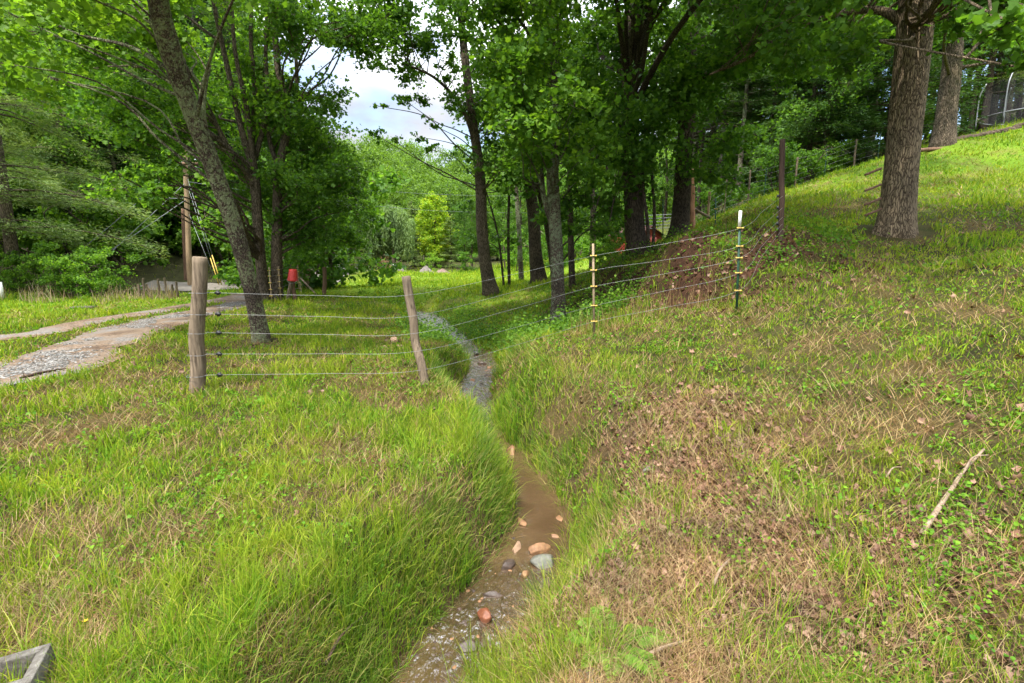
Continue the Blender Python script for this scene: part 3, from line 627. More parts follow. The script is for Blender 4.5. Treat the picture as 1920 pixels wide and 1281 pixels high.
T8 = tree('grove_tree', 'thick shaded tree right of the slim paired stems on the bank', [
  stem([(1272,452,16),(1277,400,16),(1283,300,16),(1290,200,16),(1297,100,16),(1302,0,16),(1308,-120,16)], [.29,.255,.235,.215,.2,.18,.13]),
  ([at(1298,160,16),at(1340,130,15),at(1400,85,13.5),at(1470,45,12)], [.12,.09,.065,.04])],
  px_blobs(1230,30,1420,280,13,18,18,.8,1.3,81) + px_blobs(1270,260,1380,340,14.5,17,5,.5,.8,82) + px_blobs(1380,0,1560,130,11.5,15,12,.5,.95,83) + px_blobs(1250,-400,1550,-20,11,18,13,1.1,1.7,84),
  GREENS['maple'], BARK['darkb'], .12, .8, lo=.3, seed=13, shape='lobe', flare=.3)
for i, (px, Y, pts, r0, lab) in enumerate([
  (955,21.5,[(953,430),(955,330),(948,200)],.07,'spindly sapling between two dark trunks at the grove edge'),
  (945,22,[(935,450),(918,380),(900,330)],.05,'thin crooked sapling leaning left beside the spindly one'),
  (978,25,[(973,430),(968,330),(975,200)],.13,'grey barked slim tree standing at the meadow edge of the grove'),
  (1073,17,[(1070,430),(1068,300),(1072,150)],.11,'slim dark tree right of the pale flaking barked tree'),
  (1216,14.6,[(1214,420),(1205,330),(1212,200)],.06,'left of the slim paired stems between the two thick bank trees'),
  (1224,14.8,[(1227,400),(1222,300),(1232,150)],.05,'right of the slim paired stems between the two thick bank trees'),
  (1110,26,[(1112,400),(1108,300),(1110,150)],.17,'distant tree trunk standing beyond the red barn')]):
    tree('young_tree', lab, [stem([(px,0,Y)]+[(a,b,Y) for a, b in pts], [r0,r0*.85,r0*.7,r0*.4])],
      px_blobs(pts[-1][0]-60, pts[-1][1]-30, pts[-1][0]+60, pts[-1][1]+130, Y-1, Y+1, 4, .5, .8, 90+i), GREENS['dark'], BARK['darkb'] if i != 2 else BARK['grey'], .13, .5, seed=20+i, sides=9, flare=.2)
# the big near tree on the slope, with ladder rungs nailed to it
T9 = tree('big_tree', 'massive grey trunk with deeply furrowed bark on the grass slope', [
  stem([(1677,438,10),(1682,390,10),(1688,330,10),(1695,260,10.05),(1704,180,10.1),(1712,90,10.15),(1720,0,10.2),(1728,-120,10.3),(1735,-300,10.4)], [.31,.285,.27,.265,.27,.275,.28,.265,.23]),
  ([at(1715,60,10.2),at(1650,20,10.4),at(1560,30,10.8),at(1480,60,11),at(1400,110,11.2),at(1330,140,11.4)], [.12,.07,.055,.045,.035,.02])],
  px_blobs(1350,0,1610,110,9.5,12,14,.45,.75,101) + px_blobs(1500,-60,1900,30,6.5,9,9,.4,.7,102,lambda a,b,c: not 1610 < a < 1830) + px_blobs(1830,10,2000,130,5.2,7,7,.28,.45,103) + px_blobs(1250,-500,2100,-100,7,13,12,1.0,1.6,104) + shade_blobs(3.6,13,4.6,7.6,7.6,10.5,22,1.1,1.5,105),  # last set hangs unseen towards the camera, added to shade the slope
  GREENS['maple'], BARK['big'], .115, .85, lo=.74, seed=14, shape='lobe', flare=.55, rough=.035, limbr=.02, sides=34, nsub=12)
rg = [(1634,322),(1632,342),(1630,362),(1630,384),(1631,400)]
for py_ in (322, 352, 378, 398):
    a = at(1652, py_-6, 9.85); b = at(1622, py_+6, 9.75)
    o = mesh('ladder_rung', *tube(np.array([a, b])-np.asarray(T9.location), .022, 7), M_poleb, T9)
T10 = tree('rough_tree', 'rough barked trunk with broken limbs standing behind the massive one', [
  stem([(1768,270,18),(1772,230,18),(1778,180,18),(1784,120,18),(1790,50,18),(1795,-20,18),(1800,-120,18)], [.35,.30,.28,.26,.25,.23,.18]),
  ([at(1790,118,18),at(1815,105,17.8),at(1850,60,17.5),at(1880,20,17.3)], [.09,.06,.045,.03]), ([at(1786,130,18),at(1830,122,17.6),at(1870,118,17.4)], [.07,.045,.02])],
  px_blobs(1740,0,1900,80,16,20,7,.9,1.3,111) + px_blobs(1650,-300,2050,-30,14,21,8,1.3,1.8,112),
  GREENS['maple'], BARK['brown'], .13, .8, lo=.3, seed=15, shape='lobe', flare=.3, rough=.09)
# ------------------------------------------------------------------ trees further off
KD = [gen_decid('woodland_tree', 15, 5.0, 1.5, 40, 2.3, GREENS['hill'], BARK['brown'], .34, 1.0, 201, tr=.2, limbs=False),
      gen_decid('woodland_tree', 13, 4.6, 1.0, 38, 2.1, GREENS['hill'], BARK['brown'], .34, 1.0, 202, tr=.2, limbs=False),
      gen_decid('woodland_tree', 16, 5.2, 1.5, 42, 2.4, GREENS['hill'], BARK['darkb'], .34, 1.0, 203, tr=.22, limbs=False)]
KM = [gen_decid('woodland_tree', 11, 2.9, 2.0, 24, 1.25, GREENS['maple'], BARK['brown'], .17, .8, 204, tr=.15),
      gen_decid('woodland_tree', 12, 3.0, 3.4, 24, 1.3, GREENS['dark'], BARK['darkb'], .17, .75, 205, tr=.16)]
KP = [gen_conifer('pine_tree', 16, 3.4, 5.5, 22, GREENS['hemlock'], BARK['grey'], 16000, .26, .022, 211, tr=.17, dead=16),
      gen_conifer('pine_tree', 17, 3.0, 6.5, 20, GREENS['hemlock'], BARK['darkb'], 14000, .26, .022, 212, tr=.15, dead=18),
      gen_conifer('hemlock_tree', 13, 3.6, 1.2, 26, GREENS['hemlock'], BARK['darkb'], 20000, .24, .024, 213, tr=.18)]
KW = gen_conifer('white_pine', 15, 4.4, 1.8, 15, GREENS['pine'], BARK['brown'], 42000, .17, .011, 214, tr=.22, droop=.30, tip=.2)
KS = [gen_decid('shrub', 2.4, 1.2, .3, 13, .62, GREENS['maple'], BARK['brown'], .11, .9, 221, tr=.03, shape='hex', nst=3),
      gen_decid('shrub', 2.0, 1.3, .2, 12, .6, GREENS['poplar'], BARK['brown'], .10, .85, 222, tr=.03, shape='hex', nst=3)]
r_ = np.random.default_rng(77)
def gp(x, y): return (x, y, float(G(x, y)) - .05)
ORD = 'first second third fourth fifth sixth seventh eighth ninth tenth eleventh twelfth thirteenth fourteenth fifteenth sixteenth'.split()
def scatter(kinds, pts, label0, group, s0=.85, s1=1.2):
    for i, (x, y) in enumerate(pts):
        label = label0 if len(pts) > 16 or len(label0.split()) > 11 else label0 + ', ' + ORD[i] + ' from the left'
        kinds[int(r_.integers(len(kinds)))].put(gp(x, y), r_.uniform(0, 6.28), r_.uniform(s0, s1), label, group, r_.uniform(.9, 1.15))
def jit(px0, px1, n, Y0, Y1, seed):
    r = np.random.default_rng(seed); o = []
    for k in range(n):
        Y = r.uniform(Y0, Y1); px = px0 + (px1-px0)*(k+r.uniform(.1, .9))/n
        if 245 < px < 490 and Y < 28.5: continue
        o.append(((px-960)/F*Y, Y))
    return o
LH = 'trees crowding the dark wooded hillside left of the driveway'
for k, (px, Y, s) in enumerate([(35,20.5,1.1),(-90,19,1.0),(165,27,1.1)]):
    KW.put(gp((px-960)/F*Y, Y), k*2.1, s, ['white pine with drooping pale sprays at the left edge of the photo','white pine overhanging the leftmost shrubs','white pine half hidden behind the hanging maple leaves'][k])
scatter([KP[2], KM[0], KM[0]], jit(-150, 480, 12, 26, 31, 1), 'tree in the front rank of the dark wooded hillside', LH)
scatter([KP[2], KM[0], KM[1], KP[0]], jit(-200, 520, 15, 32, 42, 2), 'tree in the middle of the dark wooded hillside', LH, 1, 1.35)
scatter([KD[0], KD[2], KP[2]], jit(-250, 480, 16, 46, 70, 3), 'tree high on the dark wooded hillside', LH, 1.1, 1.5)
scatter(KM, jit(500, 645, 5, 30, 40, 4), 'leafy tree closing the meadow behind the red bucket', 'trees behind the red bucket', .5, .7)
scatter([KM[0], KP[2]], jit(270, 470, 6, 32.6, 38, 24), 'tree filling the dark wood behind the utility poles', 'trees behind the utility poles', .8, 1.1)
scatter(KS, jit(235, 500, 10, 28.6, 31.5, 26), 'undergrowth bush behind the utility poles', 'bushes behind the utility poles', 1.2, 1.8)
scatter(KD, jit(480, 1500, 26, 72, 80, 25), 'broadleaf tree in the wall of trees closing the meadow', 'far hill trees', .6, .8)
scatter(KD, jit(480, 1500, 20, 84, 96, 5), 'broadleaf tree along the foot of the far wooded hill', 'far hill trees', .75, .95)
scatter(KD, jit(420, 1500, 20, 104, 122, 6), 'broadleaf tree on the lower slope of the far hill', 'far hill trees', .85, 1.1)
scatter(KD, jit(350, 1500, 20, 130, 150, 7), 'broadleaf tree on the upper slope of the far hill', 'far hill trees', 1.1, 1.35)
scatter(KD, jit(500, 1300, 18, 185, 210, 8), 'broadleaf tree along the skyline of the far hill', 'far hill trees', 1.3, 1.6)
scatter(KM, jit(960, 1330, 9, 52, 66, 9), 'tree beyond the meadow seen between the grove trunks', 'trees beyond the grove', .8, 1.1)
RW = 'pines of the dark wood above the mown slope'
scatter(KP[:2], jit(1290, 2000, 20, 26, 31, 10), 'bare stemmed pine along the edge of the dark wood', RW, .8, 1.05)
scatter(KP[:2], jit(1270, 2050, 20, 33, 42, 11), 'pine deeper inside the dark wood', RW, .9, 1.2)
scatter(KP, jit(1230, 2100, 22, 44, 62, 12), 'tree far back inside the dark wood', RW, 1.1, 1.5)
scatter([KP[2]], jit(1440, 1640, 3, 23.5, 25, 13), 'low boughed hemlock left of the massive trunk', 'hemlocks by the massive trunk', .7, .9)
scatter([KM[0]], [(14.2, 24.5), (25.5, 27)], 'leafy tree spreading in front of the dark wood', 'leafy trees before the dark wood', .7, .9)
scatter(KM, jit(1260, 2000, 6, 40, 56, 19), 'leafy understorey tree deep in the dark wood', RW, .8, 1.2)
scatter(KS, jit(1280, 1960, 8, 30, 40, 20), 'understorey shrub inside the dark wood', 'wood understorey shrubs', 1.2, 2.2)
KW.put(gp(23.5, 27), 1.0, .8, 'white pine behind the trampoline netting')
SH = 'shrubs in the unmown strip below the hillside'
scatter(KS, jit(-120, 330, 13, 18.5, 20.5, 14), 'green shrub in the overgrown strip beyond the driveway', SH, .45, .8)
scatter(KS, jit(-60, 640, 16, 22.5, 28, 15), 'undergrowth shrub at the foot of the wooded hillside', 'undergrowth shrubs', 1.3, 2.4)
scatter(KS, jit(1300, 1560, 9, 21.5, 24, 16), 'shrub at the ragged edge of the dark wood', 'shrubs at the wood edge', .35, .8)
scatter(KS, jit(960, 1200, 7, 34, 44, 17), 'bush on the far side of the grove', 'bushes beyond the grove', .8, 1.2)
scatter([KM[0], KM[1]], jit(640, 760, 2, 58, 62, 18) + jit(840, 960, 3, 56, 64, 19), 'dense tree in the row behind the meadow', 'trees in the row behind the meadow', .55, .7)
for px_, Y_, s_ in ((1140,19,.42),(1165,20,.5),(1120,21,.45)): KS[1].put(on(px_, Y_), px_, s_, {1140:'low bush at the foot of the bank in front of the red barn',1165:'bush hiding the base of the red barn',1120:'bush left of the red barn'}[px_])
# the row behind the meadow
def local_blobs(H, W, n, r0, base, seed, top=1.):
    r = np.random.default_rng(seed); o = []
    for k in range(n):
        u = (k+.5)/n; a = k*2.4; d = W*math.sin(math.pi*(u*.86+.1))**.7*r.uniform(.5, 1); o.append((d*math.cos(a), d*math.sin(a), base+(H-base)*u, r0*r.uniform(.8, 1.15)))
    return o
def place(o, px, Y):
    p = on(px, Y); o.location = (p[0], Y, p[2]-.05); return o
mp_ = tree('round_maple', 'rounded maple with yellow tinged crown top behind the meadow', [([(0,0,0),(0,0,3),(.1,0,7)], [.2,.15,.05])], local_blobs(8.2,2.2,24,1.15,1.2,301), GREENS['yellowtop'], BARK['brown'], .2, 2.0, seed=301, shape='kite', sides=8, limbs=False); place(mp_, 817, 62)
r = np.random.default_rng(5); root = empty('willow_tree', (0,0,0), 'pale weeping willow with hanging strands behind the meadow', 'tree')
mesh('trunk', *tube(catmull([(0,0,-.2),(.1,0,2),(0,0,4.5)], 6), np.linspace(.28,.1,13), 9), BARK['brown'], root, True)
P = []; D = []
WC = [(r.uniform(-2.1, 2.1), r.uniform(-2, 2), r.uniform(3.6, 6.9), r.uniform(.6, 1.1)) for _ in range(17)]
for k in range(900):
    wx, wy, wz, wr = WC[k % 17]; a = r.uniform(0, 6.28); q_ = wr*math.sqrt(r.random()); dx_, dy_ = wx+q_*math.cos(a), wy+q_*math.sin(a); d = math.hypot(dx_, dy_); a = math.atan2(dy_, dx_); z = min(wz, 7.2-.35*d*d/2) + .5*math.sqrt(max(0, 1-(q_/wr)**2)); L_ = r.uniform(.9, 3.0)*(.6+.3*d)
    m = 42; t = r.random(m)*L_; P.append(np.stack([d*math.cos(a)+.25*np.sin(t+a)+r.normal(size=m)*.06, d*math.sin(a)+r.normal(size=m)*.06, np.maximum(z-t, .5)], 1)); D.append(np.stack([r.normal(size=m)*.4, r.normal(size=m)*.4, -np.ones(m)], 1))
V, pol = slivers(np.vstack(P), np.vstack(D), .3, .035, r, 0); mesh('crown', V, pol, GREENS['willow'], root); place(root, 738, 56)
KH = gen_conifer('spruce_tree', 8, 2.3, .3, 22, GREENS['pine'], BARK['darkb'], 15000, .22, .022, 232, tr=.13, droop=.1)
for px, Y, s, lab in ((776,64,.98,'grey green spruce between the willow and the round maple'),(700,57,.72,'small dark spruce left of the pale willow'),(846,61,.78,'dark spruce right of the round maple'),(712,66,.9,'tall dark spruce directly behind the willow')):
    KH.put(on(px, Y), r_.uniform(0, 6), s, lab)
bb = gen_decid('bush', 1.9, 1.15, .2, 14, .5, GREENS['bright'], BARK['brown'], .09, 1.0, 240, tr=.03, nst=3); bb.put(on(807, 50), 0, .88, 'small bright green bush in front of the round maple')
tag(bb.root, cat='bush')
bb2 = gen_decid('bush', 1.1, .95, .1, 12, .42, GREENS['brown'], BARK['brown'], .09, 1.1, 241, tr=.03, nst=3); bb2.put(on(725, 41), 0, .82, 'reddish brown dry bush at the far edge of the meadow'); tag(bb2.root, cat='bush')
for px, Y, s in ((872,52,.8),(650,34,.6)): KS[0].put(on(px, Y), 1, s, {872:'dark bush right of the small bright green one', 650:'yellow green bush left of the brown dry bush'}[px])
for kd in KD + KM + KP + [KW, KH]: 
    for o in bpy.data.objects:
        if o.parent is None and o.data is None and o.name.split('.')[0] == kd.root.name.split('.')[0]: o['category'] = 'tree'
for o in bpy.data.objects:
    if o.parent is None and o.name.split('.')[0] == 'shrub': o['category'] = 'shrub'
# ------------------------------------------------------------------ ground cover
def sample(n, r0, r1, seed, az=58, pw=2.0):
    """points round the camera, denser close by"""
    r = np.random.default_rng(seed); u = r.random(n); rr = r0*(r1/r0)**u; a = np.radians(r.uniform(-az, az, n))
    return rr*np.sin(a), rr*np.cos(a), rr, r
def free(x, y, edge=.02):
    d, s, wz, ww = near_poly(x, y, CR, CRW)
    ra = near_poly(x, y, ROAD_A)[0] - .5 - .16*fbm(x*1.7, y*1.7, 61); rb = near_poly(x, y, ROAD_B)[0] - .36 - .14*fbm(x*1.7, y*1.7, 62)
    rc = near_poly(x, y, ROAD_C)[0] - 1.35
    return d-ww, s, np.minimum(np.minimum(ra, rb), rc)
GR = dict(
 lawn=leafmat('lawn_grass', [(.055,.13,.013), (.11,.22,.015), (.18,.285,.018), (.32,.345,.045)], .4, .9, (.30,.30,.03), .35, .6, .08),
 bank=leafmat('bank_grass', [(.05,.11,.014), (.09,.175,.018), (.16,.25,.03), (.36,.30,.11)], .4, .9, rough=.5, spec=.12),
 straw=leafmat('straw', [(.08,.04,.016), (.17,.10,.04), (.25,.165,.07), (.36,.28,.14)], .15, 1.5),
 weed=leafmat('weed_leaf', [(.055,.15,.012), (.095,.21,.014), (.15,.28,.02)], .35, 1.2, spec=.1),
 litter=leafmat('leaf_litter', [(.05,.028,.02), (.11,.055,.035), (.18,.10,.065), (.29,.18,.125)], .1, 2.0))
def clear_things(x, y):
    k = np.ones(x.shape)
    for o in (T1, T2, T3, T4, T5, T6, T7, T8, T9, T10):
        rr_ = {T9.name: .62, T10.name: .6, T7.name: .5, T8.name: .45}.get(o.name, .3); k *= (np.hypot(x-o.location.x, y-o.location.y) > rr_*(.85+.5*vnoise(x*11, y*11, 5)))
    return k > 0
# lawn
x, y, rr, r = sample(620000, 1.25, 75, 401)
dc, sc_, rd = free(x, y)
cl, li, stw, wd = m_clay(x, y), m_litter(x, y), m_straw(x, y), m_wood(x, y)
mid = np.minimum(near_poly(x, y, ROAD_A)[0], near_poly(x, y, ROAD_B)[0])
tall = fbm(x*.9, y*.9, 71); pat = fbm(x*4.5, y*4.5, 72); tuft = vnoise(x*15, y*15, 73)*.6 + vnoise(x*31, y*31, 74)*.4; tuft = np.where(rr > 9, .6, tuft)
keep = (dc > .03) & (rd > 0) & clear_things(x, y) & (r.random(len(x)) < np.clip(1-.90*cl, 0, 1)*np.clip(1-.74*li, 0, 1)*np.clip(1-.5*stw, 0, 1)*np.clip(1-.9*wd, 0, 1)*sstep(.16, .42, pat+.12)*(.25+.75*sstep(.35, .6, tuft)))
x, y, rr, dc, sc_, tall, pat, rd, stw, tuft = [a[keep] for a in (x, y, rr, dc, sc_, tall, pat, rd, stw, tuft)]; n = len(x)
hgt = (.045 + .085*sstep(.35, .7, tall) + .04*sstep(.45, .8, pat))*r.uniform(.5, 1.5, n)*(.55+.85*tuft)
hgt *= np.where((x < 0) & (y < 7), 1.08, 1.0) * np.where(x > 2.2, .85, 1.0) * (1+.8*np.exp(-(dc/.35)**2)) * (1-.5*stw) * (.6+.4*sstep(0, .5, rd)) * np.where(rr > 14, 1.3, 1)
wid = np.clip(.0042*(rr/2.2)**.85, .0042, .09)*r.uniform(.45, 1.6, n)
faraway = sstep(18, 60, rr); hgt = hgt*(1+1.2*faraway)
P = np.stack([x, y, G(x, y)-.006], 1); az = r.uniform(0, 6.28, n)
V, pol = blades(P, hgt, wid, az, np.abs(r.normal(.55, .4, n)), r, 3)
tag(mesh('grass', V, pol, GR['lawn']), 'short green grass over the banks and meadow', 'grass', kind='stuff')
# long bank grass falling towards the water
r = np.random.default_rng(403); tot = []
Pc = CRf; seg = r.integers(0, len(Pc)-1, 2600); side = np.where(r.random(2600) < .5, 1, -1)
T = norm(np.gradient(Pc[:, :2], axis=0)); Nn = np.stack([T[:, 1], -T[:, 0]], 1)
off = CRWf[seg] + np.where(side > 0, r.uniform(.06, .75, 2600), r.uniform(.08, .34, 2600))
cx_ = Pc[seg, 0] + Nn[seg, 0]*side*off; cy_ = Pc[seg, 1] + Nn[seg, 1]*side*off
ok = (cy_ < 15) & (cy_ > .9) & (fbm(cx_*2, cy_*2, 81) > .42) & (r.random(2600) < .8* np.where((side > 0) & (cy_ < 3.3), .22, 1)) ; ok &= m_litter(cx_, cy_) < .7
# extra tufts at bottom left and in the open lawn
ex = [(-1.25,1.75,.5),(-1.1,1.9,.5),(-.95,1.72,.45),(-1.4,2.0,.4),(-.6,1.85,.5),(-.45,1.7,.5),(-.75,2.0,.45),(-.3,1.95,.42),(-.52,2.15,.4),(.05,1.66,.25),(-.05,1.6,.25),(.15,1.72,.22),(-1.9,2.0,.3),(-2.1,2.3,.35),(-1.9,1.8,.35),(1.55,2.75,.25),(1.62,2.72,.25),(2.4,2.2,.3),(2.2,2.6,.25)] + [(px_+dx, py_+dy, .15) for px_, py_ in ((-3.46,5.72),(-.99,5.93),(1.19,7.5),(3.08,7.05)) for dx, dy in ((-.1,-.06),(.09,-.08),(0,-.1),(.12,.05))]
tx = np.concatenate([cx_[ok], [e[0] for e in ex]]); ty = np.concatenate([cy_[ok], [e[1] for e in ex]])
tl = np.concatenate([r.uniform(.13, .36, ok.sum())*np.where(side[ok] < 0, .8, 1), [e[2] for e in ex]]); toward = np.concatenate([np.arctan2(-Nn[seg, 1]*side, -Nn[seg, 0]*side)[ok], r.uniform(-1.2, .6, len(ex))])
lm = np.concatenate([r.uniform(.7, 1.35, ok.sum()), np.full(len(ex), .85)])
nb_ = 20; X = np.repeat(tx, nb_) + r.normal(size=len(tx)*nb_)*.045; Y = np.repeat(ty, nb_) + r.normal(size=len(tx)*nb_)*.045; n = len(X)
dd, _, _, w_ = near_poly(X, Y, CR, CRW); kk = dd > w_-.01; 
A = np.repeat(toward + r.normal(size=len(tx))*.6, nb_) + r.normal(size=n)*.8; Lh = np.repeat(tl, nb_)*r.uniform(.4, 1.15, n); rr = np.hypot(X, Y)
V, pol = blades(np.stack([X, Y, G(X, Y)-.01], 1)[kk], Lh[kk], (np.clip(  .0068*(rr/2.6)**.8, .0055, .02)*r.uniform(.6, 1.3, n))[kk], A[kk], (np.repeat(lm, nb_)*r.uniform(.5, 1.25, n))[kk], r, 5, 1.35)
tag(mesh('bank_grass', V, pol, GR['bank']), 'long drooping grass hanging over both creek banks', 'grass', kind='stuff')
# straw: dead blades lying flat
x, y, rr, r = sample(230000, 1.25, 22, 405)
dc, sc_, rd = free(x, y); stw = m_straw(x, y); li = m_litter(x, y)
keep = (dc > -.0) & (rd > .05) & clear_things(x, y) & (r.random(len(x)) < np.clip(.30 + stw*.62 + li*.22 + .5*np.exp(-((x+1.9)/.5)**2-((y-1.75)/.35)**2), 0, 1))
x, y, rr, stw = x[keep], y[keep], rr[keep], stw[keep]; n = len(x)
hd = fbm(x*.8, y*.8, 91)*12; az = hd + r.normal(size=n)*1.7
P = np.stack([x, y, G(x, y)+.006+r.random(n)*.03], 1)
V, pol = blades(P, r.uniform(.05, .20, n), np.clip(.0017*(rr/2.2), .0018, .02)*r.uniform(.6, 1.3, n), az, r.uniform(1.7, 2.7, n), r, 3, .3)
tag(mesh('straw', V, pol, GR['straw']), 'dead straw coloured grass lying flat among the green', 'straw', kind='stuff')
# weeds and clover leaves
x, y, rr, r = sample(26000, 1.3, 26, 407)
dc, sc_, rd = free(x, y); f = fbm(x*1.9, y*1.9, 95)
keep = (dc > .02) & (rd > 0) & clear_things(x, y) & (r.random(len(x)) < .04+.55*sstep(.5, .7, f)+.8*(m_clay(x, y) > .3)*sstep(.45,.6,f) + .5*np.exp(-((x-2.2)/.7)**2-((y-2.1)/.5)**2))
x, y, rr = x[keep], y[keep], rr[keep]; m = 7; n = len(x)*m; X = np.repeat(x, m) + r.normal(size=n)*.03*np.repeat(np.clip(rr/3, 1, 4), m); Y = np.repeat(y, m) + r.normal(size=n)*.03*np.repeat(np.clip(rr/3, 1, 4), m)
V, pol = leaves(np.stack([X, Y, G(X, Y)+r.uniform(.01, .065, n)], 1), np.repeat(np.clip(.015*(rr/2.3)**.6, .015, .05), m)*r.uniform(.6, 1.5, n), r, 'hex', 1.1)
tag(mesh('weeds', V, pol, GR['weed']), 'small broad leaved weeds and clover in the grass', 'weeds', kind='stuff')
# undergrowth on the clay bank and the creek sides further off
r = np.random.default_rng(411); nc = 620
cxx = np.concatenate([r.uniform(-1.5, 7, nc), r.uniform(-3, 3, 320), r.uniform(-11, 9, 320)]); cyy = np.concatenate([r.uniform(7.5, 15, nc), r.uniform(9, 18.5, 320), r.uniform(15, 24, 320)])
dcl = near_poly(cxx, cyy, CLAY)[0]; dcr = near_poly(cxx, cyy, CR)[0]
ok = ((dcl < 2.4) & (fbm(cxx*1.3, cyy*1.3, 97) > .53) & (cyy > 7.9+.1*cxx)) | ((dcr < 1.5) & (dcr > .45) & (cyy > 8) & (fbm(cxx*1.3, cyy*1.3, 98) > .45))
cxx, cyy = cxx[ok], cyy[ok]; m = 60; n = len(cxx)*m; sp = np.repeat(r.uniform(.10, .28, len(cxx)), m); X = np.repeat(cxx, m)+r.normal(size=n)*sp; Y = np.repeat(cyy, m)+r.normal(size=n)*sp
V, pol = leaves(np.stack([X, Y, G(X, Y)+np.abs(r.normal(size=n))*sp*.9+.02], 1), r.uniform(.025, .07, n), r, 'hex', .9)
tag(mesh('undergrowth', V, pol, GREENS['poplar']), 'leafy undergrowth scattered over the shaded clay bank', 'undergrowth', kind='stuff')
# leaf litter
x, y, rr, r = sample(80000, 1.3, 13, 409)
dc, sc_, rd = free(x, y); lm_ = m_litter(x, y) + .55*m_clay(x, y)
keep = (dc > 0) & (rd > 0) & (r.random(len(x)) < .015 + lm_)
x, y, rr = x[keep], y[keep], rr[keep]; n = len(x)
V, pol = leaves(np.stack([x, y, G(x, y)+r.uniform(.004, .03, n)], 1), np.clip(.026*(rr/2.5)**.6, .02, .08)*r.uniform(.5, 1.7, n), r, 'lobe', .8, fold=.7)
tag(mesh('leaf_litter', V, pol, GR['litter']), 'brown fallen leaves thick on the right creek bank', 'fallen leaves', kind='stuff')
# loose gravel on the driveway
r = np.random.default_rng(415); gr = MB(); base = [rock((0,0,0), (1,.8,.6), k)[0] for k in range(3)]; pq = rock((0,0,0), (1,1,1), 0)[1]
oct_V = np.array([[1,0,0],[0,1,0],[-1,0,0],[0,-1,0],[0,0,.7],[0,0,-.7]]); oct_F = np.array([[0,1,4],[1,2,4],[2,3,4],[3,0,4]])
Pf = catmull(ROAD_A[::4], 16); k = r.integers(0, len(Pf)-1, 15000); tt = r.random((15000, 1)); C_ = Pf[k]*(1-tt) + Pf[k+1]*tt
C_ = C_[:, :2] + r.normal(size=(15000, 2))*[.22,.22] + [-.15,.15]; sel = (fbm(C_[:, 0]*.9, C_[:, 1]*.9, 99) > .47) & (C_[:, 1] < 17); C_ = C_[sel]; n = len(C_)
sz = r.uniform(.008, .028, (n, 1, 1)); an = r.uniform(0, 6.28, n); ca, sa = np.cos(an), np.sin(an); Rm = np.stack([np.stack([ca, -sa, 0*ca], 1), np.stack([sa, ca, 0*ca], 1), np.stack([0*ca, 0*ca, 1+0*ca], 1)], 1)
V = np.einsum('nij,vj->nvi', Rm, oct_V*(1, .75, .6))*sz*(1+.3*r.normal(size=(n, 6, 1))) + np.column_stack([C_, G(C_[:, 0], C_[:, 1])+.018])[:, None]
tag(mesh('gravel', V.reshape(-1, 3), [(np.arange(n)*6)[:, None, None]+oct_F[None]] if 0 else [((np.arange(n)*6)[:, None, None]+oct_F[None]).reshape(-1, 3)], leafmat('gravel_stone', [(.045,.04,.037), (.12,.11,.10), (.27,.26,.25)], .0, 2)), 'loose grey gravel strewn along the driveway', 'gravel', kind='stuff')
# ------------------------------------------------------------------ fences and posts
def hit(px, py, dz=0.):
    d = ray(px, py); t = np.linspace(.8, 90, 9000); X, Y, Z = d[0]*t, d[1]*t, CZ + d[2]*t
    i = int(np.argmax(Z < G(X, Y)+.001)); return np.array([X[i], Y[i], float(G(X[i], Y[i]))+dz])
def obj_tube(name, P, rad, m, parent, sides=10, rough=0., seed=0, n=6, cap=True):
    Pc = catmull(P, n) if len(P) > 2 else np.asarray(P, float); rc = np.interp(np.linspace(0, 1, len(Pc)), np.linspace(0, 1, len(np.atleast_1d(rad))), np.atleast_1d(rad))
    off = np.array(parent.location) if parent is not None else np.zeros(3)
    V, p = tube(Pc, rc, sides, cap, rough, seed); return mesh(name, V-off, p, m, parent, smooth=True)
def post_mesh(name, a, b, r0, r1, m, parent, seed, bend=.02, sides=18):
    a = np.asarray(a, float); b = np.asarray(b, float); u = b-a; rr = np.random.default_rng(seed)
    Q = [a-u*.08] + [a+u*t+rr.normal(size=3)*np.array([1,1,0])*bend for t in (.2,.4,.6,.8)] + [b]
    Pc = catmull(Q, 5); Pc = np.vstack([Pc, b+u*.004]); rc = np.append(np.linspace(r0, r1, len(Pc)-1), r1*.86)
    V, p = tube(Pc, rc, sides, True, .035, seed); V = V - np.array(parent.location)
    o = mesh(name, V, p, m, parent); 
    o.data.polygons.foreach_set('use_smooth', np.array([len(q.vertices) == 4 for q in o.data.polygons])); return o
fa = on(368, 5.8)
fence = empty('wire_fence', fa, 'five strand wire fence crossing the creek from the thick weathered corner post', 'fence')
p1b, p1t = fa, at(375, 483, 5.8)
tag(post_mesh('wooden_post', p1b, p1t, .086, .076, M_post, fence, 1), 'thick grey weathered corner post')
p2b, p2t = on(797, 6.0), at(761, 519, 6.12)
tag(post_mesh('wooden_post', p2b, p2t, .052, .052, M_post, fence, 2, .012), 'thinner post leaning left beside the creek')
t1b, t1t = on(1114, 7.55), at(1112, 457, 7.55); t2b, t2t = on(1381, 7.1), at(1388, 396, 7.1); d1b, d1t = on(1464, 9.1), at(1467, 262, 9.1)
